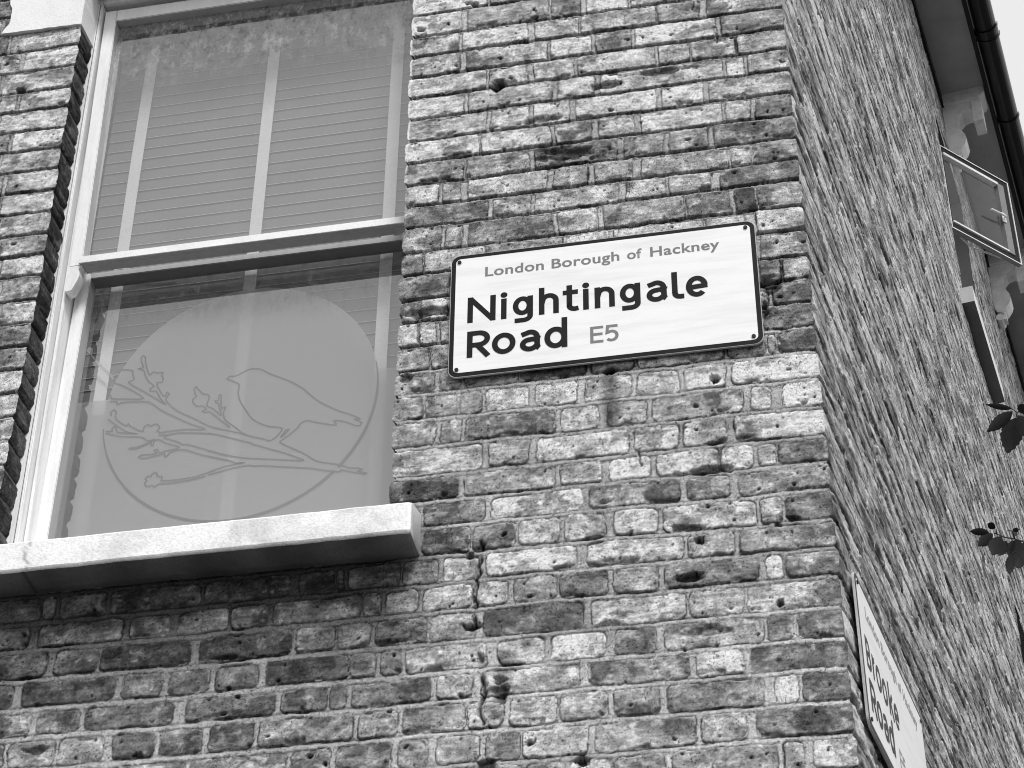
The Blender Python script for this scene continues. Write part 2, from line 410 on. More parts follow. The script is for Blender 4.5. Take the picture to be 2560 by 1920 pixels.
LEAVES=['0.449,0.222,4.506 0.385,0.200,4.512 0.0115', '0.454,0.275,4.535 0.384,0.288,4.489 0.0244', '0.464,0.333,4.556 0.431,0.368,4.472 0.0417', '0.463,0.250,4.517 0.504,0.228,4.508 0.0182', '0.468,0.305,4.543 0.483,0.321,4.482 0.0338', '0.460,0.224,4.503 0.477,0.199,4.501 0.0106', '0.481,0.276,4.531 0.510,0.276,4.491 0.0275', '0.385,0.484,4.332 0.364,0.460,4.335 0.0139', '0.363,0.412,4.279 0.314,0.393,4.276 0.0146', '0.375,0.465,4.307 0.333,0.464,4.273 0.0230', '0.387,0.391,4.253 0.360,0.399,4.204 0.0302', '0.404,0.448,4.272 0.379,0.451,4.232 0.0214', '0.439,0.498,4.302 0.408,0.507,4.252 0.0340', '0.408,0.439,4.228 0.397,0.448,4.174 0.0182', '0.436,0.487,4.261 0.422,0.492,4.215 0.0292', '0.444,0.396,4.236 0.439,0.409,4.176 0.0332', '0.420,0.435,4.291 0.436,0.416,4.282 0.0092', '0.433,0.486,4.322 0.424,0.477,4.299 0.0108', '0.455,0.420,4.253 0.483,0.419,4.212 0.0273']
TWIGS=[['0.516,0.272,4.531', '0.481,0.273,4.534', '0.464,0.277,4.532', '0.453,0.272,4.540'], ['0.490,0.452,4.254', '0.445,0.449,4.265', '0.423,0.446,4.274', '0.401,0.444,4.280', '0.382,0.440,4.289', '0.375,0.438,4.292'], ['0.464,0.277,4.532', '0.460,0.283,4.522'], ['0.423,0.446,4.274', '0.420,0.435,4.291', '0.408,0.435,4.293'], ['0.445,0.449,4.265', '0.431,0.461,4.248', '0.413,0.464,4.245'], ['0.382,0.440,4.289', '0.382,0.433,4.300']]
def parse(s):
    return [tuple(float(v) for v in b.split(',')) for b in s.split()]

bed_z = [v for v in BEDS]
ktop = -2
while bed_z[0] < 9.75:
    bed_z.insert(0, bed_z[0] + 0.0797 + rng.uniform(-0.002, 0.002)); ktop -= 1
while bed_z[-1] > -0.1:
    bed_z.append(bed_z[-1] - 0.0797 + rng.uniform(-0.002, 0.002))
bed_z = np.array(bed_z)            # descending
nrow = len(bed_z) - 1

def random_row(u0, u1, i, r):
    """header / stretcher row between u0 and u1 (metres), with the odd irregular brick"""
    out = []
    u = u0 + (0.0 if i % 2 else -0.165) + r.uniform(-0.03, 0.03)
    s = i % 2
    while u < u1:
        L = (0.222 if s else 0.104) + r.uniform(-0.008, 0.008)
        if r.rand() < 0.12:
            L = 0.222 if L < 0.15 else 0.104
        out.append([u, min(u + L, u1), float(np.clip(r.normal(5.2, 1.4), 1.8, 8))])
        u += L + r.uniform(0.008, 0.015); s = 1 - s
    out = [b for b in out if b[1] - b[0] > 0.025]
    return out

def rows_front():
    r = np.random.RandomState(3)
    rows = []
    for i in range(nrow):
        k = ktop + 1 + i
        zc = 0.5 * (bed_z[i] + bed_z[i + 1])
        given = []
        if k in LROWS: given += parse(LROWS[k])
        if k in ROWS: given += parse(ROWS[k])
        given = sorted([[a / 1000, b / 1000, t] for a, b, t in given])
        opening = 4.2 < zc < 6.32
        cur = -6.0
        out = []
        def fill(a, b):
            g = b - a
            if g < 0.03: return
            if g < 0.17:
                out.append([a + 0.006, b - 0.012, r.uniform(3, 5)]); return
            for q in random_row(a, b - 0.011, i + int(r.rand() < .3), r):
                q[0] = max(q[0], a)
                if opening and q[1] < -2.06: pass
                if q[1] - q[0] > .03: out.append([q[0], q[1], q[2]])
        for b in given:
            if b[0] - cur > 0.03:
                lo = cur
                if opening and b[0] > -1.2 and cur < -1.2:
                    fill(cur, -2.066 if cur < -2.2 else cur); lo = -1.05
                if b[0] - lo > 0.03: fill(lo, b[0])
            out.append([max(b[0], cur + 0.006), b[1], b[2]]); cur = b[1]
        if cur < -0.03:
            lo = cur
            if opening and cur < -1.2:
                fill(cur, -2.066 if cur < -2.2 else cur); lo = -1.05
            fill(lo, 0.011)
        if out and out[-1][1] > -0.03: out[-1][1] = 0.02
        if opening:
            for q in out:
                if q[1] < -1.5 and q[1] > -2.12: q[1] = -2.0
                if q[0] > -1.5 and q[0] < -1.02: q[0] = -1.1
        if zc > 6.1:
            for q in out: q[2] = min(8, q[2] + 0.8)
        rows.append(out)
    return rows

def rows_side():
    r = np.random.RandomState(11)
    rows = []
    for i in range(nrow):
        o = random_row(-0.004, 12.0, i, r)
        o[0][0] = -0.02
        for q in o:
            q[2] = float(np.clip(r.normal(5.7, 1.0), 2.5, 8))
        rows.append(o)
    return rows

def lut_tone(t):
    s = 0.165 + 0.085 * (5.35 + (t - 5.35) * 0.78)
    return s ** 2.15

def field(U, Z, rows, seed, low_dark=False, side=False):
    """height (m) and albedo of old brickwork at wall coordinates U, Z"""
    nz, nu = U.shape
    w1 = fbm(U * 42, Z * 42, 3, seed) * 0.0028; w2 = fbm(U * 38, Z * 38, 3, seed + 3) * 0.0026
    wl = fbm(U * 3.1, Z * 5.0, 2, seed + 1) * 0.0040 + fbm(U * 12, Z * 7, 2, seed + 3) * 0.0026
    w1 = w1 + fbm(U * 7, Z * 12.5, 2, seed + 4) * 0.0045
    w1 = w1 + fbm(U * (60 if side else 170), Z * 190, 2, seed + 2) * 0.0017; w2 = w2 + fbm(U * (50 if side else 150), Z * 200, 2, seed + 4) * 0.0018
    smear = sst(0.28, 0.6, fbm(U * 11, Z * 15, 3, seed + 6))         # mortar dragged over the brick edges
    Uw = U + w1; Zw = Z + w2 + wl
    H = np.zeros_like(U); A = np.zeros_like(U)
    idx = nrow - 1 - (np.searchsorted(bed_z[::-1], Zw) - 1)     # row index (top first)
    idx = np.clip(idx, 0, nrow - 1)
    ztop = bed_z[idx]; zbot = bed_z[idx + 1]
    q = 0.5 if side else 1.0                                    # longer, plainer marks along the side wall
    US = U * q
    low = sst(4.85, 4.55, Z)                                     # wider, flusher pointing low down
    if side: low = low * 0.5
    mh = 0.0052 + 0.0015 * low
    if low_dark:
        mh = mh + 0.0015 * sst(4.15, 4.0, Z) * sst(-0.8, -1.3, U)
    x0 = np.full_like(U, 1e3); x1 = np.full_like(U, -1e3); tone = np.zeros_like(U); bid = np.zeros_like(U)
    for i in range(nrow):
        m_ = idx == i
        if not m_.any(): continue
        br = rows[i]
        if not br: continue
        a = np.array([b[0] for b in br]); b_ = np.array([b[1] for b in br]); t = np.array([b[2] for b in br])
        u = Uw[m_]
        j = np.clip(np.searchsorted(a, u) - 1, 0, len(a) - 1)
        jn = np.minimum(j + 1, len(a) - 1)
        j = np.where((u > b_[j]) & (a[jn] - u < u - b_[j]) & (jn > j), jn, j)
        # nearest brick (the gap right of brick j may belong to j+1)
        x0[m_] = a[j]; x1[m_] = b_[j]; tone[m_] = t[j]; bid[m_] = i * 131 + j
    dxl = Uw - x0; dxr = x1 - Uw
    dx = np.minimum(dxl, dxr)
    dzt = (ztop - mh) - Zw; dzb = Zw - (zbot + mh)
    dz = np.minimum(dzt, dzb)
    r = 0.007 + 0.007 * low * (not side)
    d = np.minimum(dx, dz)
    cr = (dx < r) & (dz < r) & (dx > -r) & (dz > -r)
    d = np.where(cr, r - np.hypot(r - dx, r - dz), d)
    # chipped bottom / top edges
    chn = fbm(US * 17, Z * 26, 3, seed + 2)
    chip = sst(0.30, 0.42, chn) * sst(0.020, 0.006, dzb) * (dzb > -0.003)
    chip2 = sst(0.40, 0.5, fbm(US * 24 + 9, Z * 24, 3, seed + 4)) * sst(0.016, 0.002, d)
    inside = sst(-0.0008, 0.0008, d - chip2 * 0.004 - smear * (0.0035 + 0.003 * fbm(U * 90, Z * 90, 2, seed)))
    hsh = np.modf(np.sin(bid * 12.9898 + seed) * 43758.5453)[0]
    hs2 = np.modf(np.sin(bid * 78.233 + seed) * 24634.6345)[0]
    n1 = fbm(US * 30, Z * 36, 4, seed + 5, 0.6)
    n2 = fbm(US * 150, Z * 170, 3, seed + 1, 0.65)
    hb = hsh * 0.0026 + hs2 * (dxl - dxr) * 0.012 + n1 * 0.0015 + n2 * 0.0010
    drag = fbm(US * 18, Z * 230, 3, seed + 3, 0.6)
    hb = hb + drag * 0.0007 - 0.0016 * np.exp(-np.maximum(d, 0) / 0.0014)
    hb = hb - chip * 0.009 * (0.7 + 0.6 * n1) - chip2 * 0.005
    # mortar: struck beds slope back up under the brick above
    inbed = dz < 0.002
    zz = np.where(dzt < 0, Zw - (ztop - mh), Zw - (zbot - mh))           # 0 at bottom of the bed
    v = np.clip(zz / (2 * mh), 0, 1)
    rec = 0.0125 * (1 - low) + 0.0015 * low
    if side: rec = rec * 0 + 0.012
    mb = -0.0015 + 0.0008 * low - rec * v ** 1.6 + fbm(US * 9, Z * 14, 3, seed + 2) * 0.0016 + n2 * 0.0006
    mp = -0.0035 + 0.0015 * low + fbm(US * 40, Z * 30, 3, seed + 3) * 0.0022
    crk = sst(0.25, 0.55, fbm(US * 12, Z * 12, 3, seed + 5))
    edge = np.exp(-((d + 0.0005) / (0.0013 + 0.0016 * crk)) ** 2)
    hm = np.where(inbed, mb, mp) - edge * (0.0025 + 0.006 * crk)
    H = hb * inside + hm * (1 - inside)
    # albedo
    base = lut_tone(tone)
    mott = fbm(US * 26, Z * 34, 4, seed + 4, 0.62)
    mo2 = fbm(US * 110, Z * 140, 3, seed + 2, 0.7)
    dark = sst(0.10, 0.30, fbm(US * 14 + 5, Z * 19, 4, seed + 1, 0.66) - 0.04 * (tone - 5))
    ab = base * np.exp(0.85 * mott + 0.55 * mo2 + 0.35 * drag) * (1 - 0.48 * dark)
    lite = sst(0.36, 0.55, fbm(US * 60 + 2, Z * 75, 3, seed, 0.65) * 0.7 + mott * 0.5)
    ab = ab + lite * (0.42 - ab * 0.5) * 0.5
    ab = ab * (1 - 0.6 * np.clip(chip, 0, 1))
    mtone = 0.36 + 0.08 * vn(US * 4, Z * 6, seed)
    if low_dark:
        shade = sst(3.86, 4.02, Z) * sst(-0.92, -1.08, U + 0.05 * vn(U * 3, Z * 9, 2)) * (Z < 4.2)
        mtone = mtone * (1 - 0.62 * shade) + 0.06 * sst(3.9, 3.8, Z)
    am = mtone * np.exp(0.22 * mo2 + 0.2 * fbm(US * 30, Z * 40, 3, seed + 3))
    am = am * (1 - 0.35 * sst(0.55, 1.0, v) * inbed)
    A = ab * inside + am * (1 - inside)
    en = sst(-0.5, 0.3, fbm(US * 18, Z * 18, 3, seed + 2))
    A = A * (1 - (0.42 + 0.56 * en) * edge)
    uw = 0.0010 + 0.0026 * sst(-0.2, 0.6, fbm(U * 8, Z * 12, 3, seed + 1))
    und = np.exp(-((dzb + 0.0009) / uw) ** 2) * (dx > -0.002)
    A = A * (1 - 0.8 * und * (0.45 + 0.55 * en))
    A = 0.29 * np.maximum(A / 0.29, 1e-3) ** 1.12          # strong fired tones
    return H, A, d, inside

def pores(u, z, H, A, inside, count, seed, extra=()):
    r = np.random.RandomState(seed)
    lst = [(r.uniform(u[0], u[-1]), r.uniform(z[0], z[-1]), float(np.clip(r.lognormal(-6.2, 0.5), 0.0012, 0.0065)), 0) for _ in range(count)]
    lst += [(a, b, c, 1) for a, b, c in extra]
    for pu, pz, pr, force in lst:
        i0, i1 = np.searchsorted(z, [pz - pr * 2.2, pz + pr * 2.2]); j0, j1 = np.searchsorted(u, [pu - pr * 2.2, pu + pr * 2.2])
        if i1 <= i0 or j1 <= j0: continue
        if not force and inside[(i0 + i1) // 2 if (i0 + i1) // 2 < len(z) else -1, min((j0 + j1) // 2, len(u) - 1)] < 0.9: continue
        uu, zz = np.meshgrid(u[j0:j1], z[i0:i1])
        ang = np.arctan2(zz - pz, uu - pu)
        rr = np.hypot(uu - pu, (zz - pz) * 1.25) / pr + 0.35 * vn(uu * 260, zz * 260, 3) + (0.12 if force else 0.2) * np.sin(ang * 2 + pu * 900)
        k = sst(1.25, 0.6, rr)
        H[i0:i1, j0:j1] -= k * min(pr * 1.6, 0.02)
        A[i0:i1, j0:j1] *= (1 - 0.88 * k)

def grid_object(name, P, keep, alb, mat, parent, flip=False, **kw):
    nz, nu = P.shape[:2]
    ids = np.arange(nz * nu).reshape(nz, nu)
    q = np.stack([ids[:-1, :-1], ids[:-1, 1:], ids[1:, 1:], ids[1:, :-1]], -1)[keep]
    if flip: q = q[:, ::-1]
    used = np.unique(q)
    remap = np.full(nz * nu, -1, np.int64); remap[used] = np.arange(len(used))
    q = remap[q].astype(np.int32)
    co = P.reshape(-1, 3)[used]
    me = bpy.data.meshes.new(name)
    me.vertices.add(len(co)); me.vertices.foreach_set('co', co.astype(np.float32).ravel())
    me.loops.add(q.size); me.loops.foreach_set('vertex_index', q.ravel())
    me.polygons.add(len(q))
    me.polygons.foreach_set('loop_start', np.arange(0, q.size, 4, dtype=np.int32))
    me.polygons.foreach_set('loop_total', np.full(len(q), 4, np.int32))
    me.polygons.foreach_set('use_smooth', np.ones(len(q), bool))
    at = me.attributes.new('alb', 'FLOAT', 'POINT')
    at.data.foreach_set('value', alb.reshape(-1)[used].astype(np.float32))
    me.update(calc_edges=True)
    return obj_mesh(name, me, mat, parent, **kw)

def axis(segs):
    """segs: (start, end, step) joined without duplicates"""
    out = []
    for a, b, s in segs:
        n = max(1, int(round((b - a) / s)))
        out += list(np.linspace(a, b, n + 1)[:-1])
    out.append(segs[-1][1])
    return np.array(out)

def xleft(z):      # left edge of the front window opening leans a little
    return np.interp(z, [4.2, 5.1, 5.3, 5.6, 6.1, 6.4], [-2.063, -2.061, -2.063, -2.071, -2.079, -2.084])

def xright(z):
    return np.interp(z, [4.2, 4.4, 5.1, 5.5, 6.0, 6.4], [-1.043, -1.046, -1.048, -1.049, -1.055, -1.057])

def edge_profile(z, seed, amp=1.0):
    """ragged arris: how far each course end stands out (m, positive outwards)"""
    idx = np.clip(nrow - 1 - (np.searchsorted(bed_z[::-1], z) - 1), 0, nrow - 1)
    r = np.random.RandomState(seed).uniform(-1, 1, nrow + 1)
    dzb = np.minimum(z - bed_z[idx + 1], bed_z[idx] - z)
    e = r[idx] * 0.0032 * amp - 0.0065 * amp * sst(0.009, 0.004, dzb) - 0.0035 * np.exp(-np.maximum(dzb - .006, 0) / 0.006)
    e = e + vn(z * 110, z * 0 + seed, 1) * 0.0016 + vn(z * 45, z * 0 + seed, 2) * 0.002
    return e

house = empty('brick_house', (0, 0, 0), label='old stock brick corner house with a white sash window and black side gutter', cat='house')

# ---- front wall
OP_X0, OP_X1, OP_Z0, OP_Z1 = -2.06, -1.048, 4.2, 6.30
u = axis([(-5.5, -2.5, 0.012), (-2.5, OP_X0, 0.003), (OP_X0, OP_X1, 0.0028), (OP_X1, 0.0, 0.0026)])
z = axis([(0.0, 3.2, 0.02), (3.2, OP_Z0, 0.0029), (OP_Z0, OP_Z1, 0.0029), (OP_Z1, 6.42, 0.004), (6.42, 9.9, 0.02)])
U, Z = np.meshgrid(u, z)
Lw = xleft(z) - OP_X0; Rw = xright(z) - OP_X1
el = edge_profile(z, 21, 0.4); er = edge_profile(z, 22, 1.1); ec = edge_profile(z, 23, 0.35)
inop = (z > OP_Z0 - 1e-6) & (z < OP_Z1 + 1e-6)
fl = np.exp(-np.abs(U - OP_X0) / 0.10) * (U <= OP_X0 + 1e-9); frr = np.exp(-np.abs(U - OP_X1) / 0.10) * (U >= OP_X1 - 1e-9)
sl = np.exp(-np.abs(U - OP_X0) / 0.010) * (U <= OP_X0 + 1e-9); sr = np.exp(-np.abs(U - OP_X1) / 0.010) * (U >= OP_X1 - 1e-9)
sh = fl * (Lw * inop)[:, None] + sl * (el * inop)[:, None] + frr * (Rw * inop)[:, None] - sr * (er * inop)[:, None]
Ux = U + sh
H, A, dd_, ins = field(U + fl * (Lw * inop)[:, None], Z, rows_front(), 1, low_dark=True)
PORE_X = [(-0.505, 4.589, .013), (-0.25, 4.529, .013), (-0.307, 4.08, .011), (-0.137, 3.9, .010), (-0.587, 3.555, .014), (-0.701, 3.606, .009),
          (-0.126, 4.102, .008), (-1.02, 5.874, .011), (-0.886, 5.958, .009), (-0.866, 5.949, .010), (-0.787, 5.623, .012), (-2.235, 5.855, .014), (-1.2, 3.62, .008)]
# damaged spots: broken brick faces and the old crack beside the sill
def gouge(cx, cz, rx, rz, depth, dk):
    g = sst(1.15, 0.55, np.hypot((U - cx) / rx, (Z - cz) / rz) + 0.55 * fbm(U * 45, Z * 70, 3, 4))
    global H, A
    H = H - g * depth * (1 + 0.5 * fbm(U * 60, Z * 110, 3, 2)); A = A * (1 - dk * g)
for g in ((-0.60, 5.322, .10, .026, .014, .55), (-0.50, 5.306, .05, .018, .006, .3), (-0.795, 5.61, .022, .022, .02, .8), (-0.50, 5.56, .05, .012, .012, .7), (-0.33, 5.585, .09, .012, .010, .6),
          (-0.68, 5.463, .06, .014, .010, .6), (-0.96, 4.84, .10, .014, .012, .6), (-0.105, 4.80, .03, .03, .014, .75), (-0.12, 4.73, .01, .03, .012, .7),
          (-0.34, 3.985, .035, .012, .016, .85), (-0.27, 4.27, .05, .012, .010, .6), (-0.30, 3.845, .05, .014, .008, .45), (-0.77, 3.74, .022, .03, .016, .8), (-1.86, 3.69, .03, .012, .012, .6),
          (-0.845, 4.1, .012, .012, .012, .8), (-0.84, 3.91, .02, .012, .02, .9), (-1.065, 4.115, .05, .014, .004, .7), (-1.02, 4.64, .02, .012, .01, .8), (-0.8, 3.56, .02, .02, .012, .7), (-0.6, 4.57, .02, .03, .001, .0)):
    gouge(*g)
ckx = np.interp(Z, [3.55, 3.70, 3.76, 3.86, 3.93, 4.02, 4.12, 4.2], [-0.80, -0.812, -0.803, -0.826, -0.832, -0.826, -0.818, -0.815]) + vn(Z * 60, Z * 0, 3) * 0.006
ck = np.exp(-((U - ckx) / (0.0035 + 0.0035 * sst(4.0, 3.85, Z) * sst(3.68, 3.8, Z))) ** 2) * (Z > 3.66) * (Z < 4.14) * sst(-0.35, 0.1, fbm(U * 10, Z * 25, 2, 3))
H = H - ck * 0.016; A = A * (1 - 0.85 * ck)
for cx, za, zb in ((-0.188, 5.66, 5.70), (-0.245, 5.80, 5.84), (-1.24, 3.5, 3.56), (-0.44, 4.30, 4.34)):
    c2 = np.exp(-((U - cx - vn(Z * 90, Z * 0, 2) * 0.006) / 0.0022) ** 2) * (Z > za) * (Z < zb)
    H = H - c2 * 0.008; A = A * (1 - 0.8 * c2)
# drip stain under the screw hole below the sign
drip = np.exp(-((U + 0.505) / 0.020) ** 2) * sst(4.38, 4.46, Z) * sst(4.62, 4.56, Z) * (0.85 + 0.3 * fbm(U * 60, Z * 12, 3, 1))
A = A * (1 - 0.85 * np.clip(drip, 0, 1))
# damp, sooty patch under the sill
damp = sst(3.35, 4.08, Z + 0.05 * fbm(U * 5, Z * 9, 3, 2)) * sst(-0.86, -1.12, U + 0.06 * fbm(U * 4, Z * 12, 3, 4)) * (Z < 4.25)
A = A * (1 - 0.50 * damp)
# white paint dragged over the right arris of the window
pk = sst(0.007, 0.003, U - OP_X1) * (U >= OP_X1 - 1e-6) * sst(5.28, 5.40, Z) * (Z < 6.3)
A = A * (1 - pk) + 0.75 * pk
pk2 = sst(0.012, 0.004, OP_X0 - U + 0.006 * vn(Z * 60, U * 60, 1)) * (U <= OP_X0 + 1e-6) * np.exp(-((Z - 5.66) / 0.012) ** 2)
A = A * (1 - pk2) + 0.7 * pk2
pores(u, z, H, A, ins, 28000, 5, PORE_X)
hedgeA = np.interp(z, z, H[:, -1])
P = np.zeros(U.shape + (3,))
cw = np.exp(U / 0.010)
P[..., 0] = Ux; P[..., 1] = -H; P[..., 2] = Z
ecn = ec
P += (cw * ecn[:, None])[..., None] * nB
keep = np.ones((len(z) - 1, len(u) - 1), bool)
uc = 0.5 * (u[:-1] + u[1:]); zc = 0.5 * (z[:-1] + z[1:])
keep &= ~(((uc > OP_X0) & (uc < OP_X1))[None, :] & ((zc > OP_Z0) & (zc < OP_Z1))[:, None])
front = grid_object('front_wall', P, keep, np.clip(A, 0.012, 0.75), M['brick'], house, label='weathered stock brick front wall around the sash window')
cornerA = P[:, -1].copy()
jl = np.searchsorted(u, OP_X0 - 1e-9); jr = np.searchsorted(u, OP_X1 - 1e-9)
edgeL = P[:, jl].copy(); edgeR = P[:, jr].copy()
iz = np.where(inop)[0]

# ---- brick reveals of the front opening
def reveal(name, edge, sgn, seed):
    ys = axis([(0.0, 0.14, 0.0035)])
    izl = iz[z[iz] < 6.105]
    zz = z[izl]
    Y2, Z2 = np.meshgrid(ys, zz)
    r = np.random.RandomState(seed)
    rows = [[[-0.02 - 0.1 * (i % 2), 0.102 + 0.006 * r.rand(), float(np.clip(r.normal(3.0, 0.8), 1.6, 5))], [0.114, 0.3, 3.5]] for i in range(nrow)]
    H2, A2, _, _ = field(Y2, Z2, rows, seed)
    e = edge[izl]
    Q = np.zeros(Y2.shape + (3,))
    k = np.clip(Y2 / 0.012, 0, 1)
    Q[..., 0] = e[:, 0][:, None] * 1.0 + sgn * (H2 * 0.35 - 0.002) * k
    Q[..., 1] = e[:, 1][:, None] * (1 - k) + Y2
    Q[..., 2] = Z2
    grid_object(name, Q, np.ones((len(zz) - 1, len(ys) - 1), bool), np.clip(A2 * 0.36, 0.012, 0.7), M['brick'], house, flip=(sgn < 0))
reveal('window_reveal', edgeL, 1, 31)
reveal('window_reveal', edgeR, -1, 32)

# ---- side wall
S1 = (4.18, 4.93, 7.85, 9.12); S2 = (4.31, 5.33, 4.25, 6.236)
ub = axis([(0.0, 0.6, 0.0035), (0.6, 4.18, 0.0065), (4.18, 4.31, 0.007), (4.31, 4.93, 0.008), (4.93, 5.33, 0.009), (5.33, 8.0, 0.015), (8.0, 12.0, 0.05)])
zb_ = np.unique(np.concatenate([z[(z < 7.0)], axis([(7.0, 7.85, 0.006), (7.85, 9.12, 0.006), (9.12, 9.74, 0.006)])]))
# keep the same rows as the front wall near the corner by resampling the shared edge
zb_ = np.unique(np.concatenate([axis([(0.0, 3.2, 0.02), (3.2, 4.25, 0.0035), (4.25, 6.236, 0.0038), (6.236, 7.85, 0.0045), (7.85, 9.12, 0.005), (9.12, 9.74, 0.005)])]))
UB, ZB = np.meshgrid(ub, zb_)
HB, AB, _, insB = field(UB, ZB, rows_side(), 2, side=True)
# rougher, spalled faces on this side
HB = HB + 0.0024 * fbm(UB * 7, ZB * 60, 3, 3) * insB + 0.0016 * fbm(UB * 9, ZB * 130, 3, 1)
sp = sst(0.32, 0.5, fbm(UB * 6, ZB * 22, 4, 5)) * insB
HB = HB - 0.006 * sp; AB = AB * (1 - 0.35 * sp)
AB = np.clip(AB * 1.05, 0.02, 0.72)
pores(ub, zb_, HB, AB, insB, 9000, 9)
ea = np.stack([np.interp(zb_, z, cornerA[:, c]) for c in range(3)], -1)
PB = UB[..., None] * tB + HB[..., None] * nB + ZB[..., None] * UP
kB = np.exp(-UB / 0.010)[..., None]
d0 = ea - PB[:, 0]
PB = PB + kB * d0[:, None, :]
keepB = np.ones((len(zb_) - 1, len(ub) - 1), bool)
ubc = 0.5 * (ub[:-1] + ub[1:]); zbc = 0.5 * (zb_[:-1] + zb_[1:])
for (a, b, c, d) in (S1, S2):
    keepB &= ~(((ubc > a) & (ubc < b))[None, :] & ((zbc > c) & (zbc < d))[:, None])
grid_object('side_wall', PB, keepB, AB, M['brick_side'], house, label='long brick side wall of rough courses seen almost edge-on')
del U, Z, H, A, P, UB, ZB, HB, AB, PB
# ------------------------------------------------------------------ rough masonry boxes (lintel, sill)
def rough_prism(name, poly, x0, x1, axdir, mat, parent, step=0.012, amp=0.0015, seed=1, crack=None, **kw):
    """closed (y, z) polygon swept along x, finely divided, slightly uneven"""
    ring = []
    n = len(poly)
    for i in range(n):
        a = np.array(poly[i]); b = np.array(poly[(i + 1) % n])
        k = max(1, int(np.hypot(*(b - a)) / step))
        for j in range(k):
            ring.append(a + (b - a) * j / k)
    ring = np.array(ring)
    c = ring.mean(0)
    xs = np.linspace(x0, x1, max(2, int((x1 - x0) / step)))
    bm = bmesh.new()
    lay = None
    cols = []
    vals = []
    ns = fbm
    for x in xs:
        dx = x + 0 * ring[:, 0]
        off = fbm(dx * 14 + ring[:, 0] * 9, ring[:, 1] * 14 + ring[:, 0] * 11, 3, seed) * amp
        off2 = fbm(dx * 14 + ring[:, 0] * 9 + 30, ring[:, 1] * 14, 3, seed + 1) * amp
        e = min(x - x0, x1 - x)
        inset = 0.004 * math.exp(-e / 0.003)
        dirn = ring - c; dirn = dirn / np.linalg.norm(dirn, axis=1)[:, None]
        col = []
        for q, o1, o2, dd in zip(ring, off, off2, dirn):
            yy = q[0] + o1 - dd[0] * inset; zz = q[1] + o2 - dd[1] * inset
            v = bm.verts.new((x, yy, zz)); col.append(v)
            a = 1.0
            if crack:
                cx = crack + 0.006 * math.sin(zz * 90) + 0.004 * math.sin(zz * 210)
                a *= 1 - 0.55 * math.exp(-((x - cx) / 0.004) ** 2)
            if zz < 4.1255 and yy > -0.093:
                a *= 0.26 + 0.05 * math.sin(x * 31)      # darker underside
            vals.append(a)
        cols.append(col)
    m_ = len(ring)
    for i in range(len(cols) - 1):
        for j in range(m_):
            bm.faces.new([cols[i][j], cols[i][(j + 1) % m_], cols[i + 1][(j + 1) % m_], cols[i + 1][j]])
    for col, s_ in ((cols[0], 1), (cols[-1], -1)):
        f = bm.faces.new(col[::s_])
    bmesh.ops.recalc_face_normals(bm, faces=bm.faces)
    me = bpy.data.meshes.new(name)
    bm.to_mesh(me); bm.free()
    at = me.attributes.new('alb', 'FLOAT', 'POINT')
    at.data.foreach_set('value', np.array(vals, np.float32))
    return obj_mesh(name, me, mat, parent, **kw)

# lintel of white painted stucco with dropped ends
def lintel():
    bm = bmesh.new()
    r = random.Random(4)
    XL, XR = -2.319, -0.80
    pts = [(XL, 6.101)]
    pts += [(-2.081 - 0.001, 6.097)]
    # outline in x,z; left dropped end, head over the opening, right dropped end
    prof = []
    zq = 6.101
    while zq < 6.52:
        prof.append((XL + r.uniform(-0.006, 0.007) + 0.012 * math.sin(zq * 40), zq)); zq += 0.018
    top = [(XL, 6.52), (XR, 6.52)]
    out = [(-2.077, 6.096), (-2.082, 6.31), (-1.060, 6.31), (-1.058, 6.10), (XR, 6.10)] + top[::-1] + prof[::-1]
    n = []
    for (a, b) in zip(out, out[1:] + out[:1]):
        L = math.hypot(b[0] - a[0], b[1] - a[1]); k = max(1, int(L / 0.02))
        for j in range(k):
            t = j / k
            n.append((a[0] + (b[0] - a[0]) * t + r.uniform(-0.0012, 0.0012), a[1] + (b[1] - a[1]) * t + r.uniform(-0.0015, 0.0015)))
    fr = [bm.verts.new((x, -0.009, zz)) for x, zz in n]
    bk = [bm.verts.new((x, 0.125, zz)) for x, zz in n]
    bm.faces.new(fr); bm.faces.new(bk[::-1])
    for i in range(len(n)):
        j = (i + 1) % len(n)
        bm.faces.new([fr[i], bk[i], bk[j], fr[j]])
    obj('lintel', bm, M['stucco'], house, bevel=0.0, label='white painted stucco lintel with a dropped end')
lintel()

# ------------------------------------------------------------------ the front sash window
def lean(bm):
    for v in bm.verts:
        if v.co.x < -1.5:
            v.co.x -= 0.024 * max(0.0, v.co.z - 5.25) * (-1.5 - v.co.x) / 0.5
win = empty('sash_window', (-1.55, 0.1, 4.27), parent=house, label='white painted sash window with a frosted lower pane')

def wpart(name, boxes, mat, bevel=0.002, parent=win, **kw):
    bm = bmesh.new()
    for b in boxes:
        abox(bm, *b)
    if bevel:
        bmesh.ops.bevel(bm, geom=list(bm.edges), offset=bevel, segments=2, affect='EDGES', clamp_overlap=True)
    lean(bm)
    return obj(name, bm, mat, parent, **kw)

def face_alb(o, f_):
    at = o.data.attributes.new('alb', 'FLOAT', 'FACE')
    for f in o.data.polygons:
        at.data[f.index].value = f_(f.normal) * (0.6 if o.name.startswith('lower_sash') and f.center.z > 5.22 else 1)  # lower sash top rail has the meeting rail's shade put into its colour
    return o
def sash_tone(n):      # darker under the rails and on the side returns
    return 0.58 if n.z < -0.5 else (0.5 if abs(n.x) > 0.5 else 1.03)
XR_ = -1.02
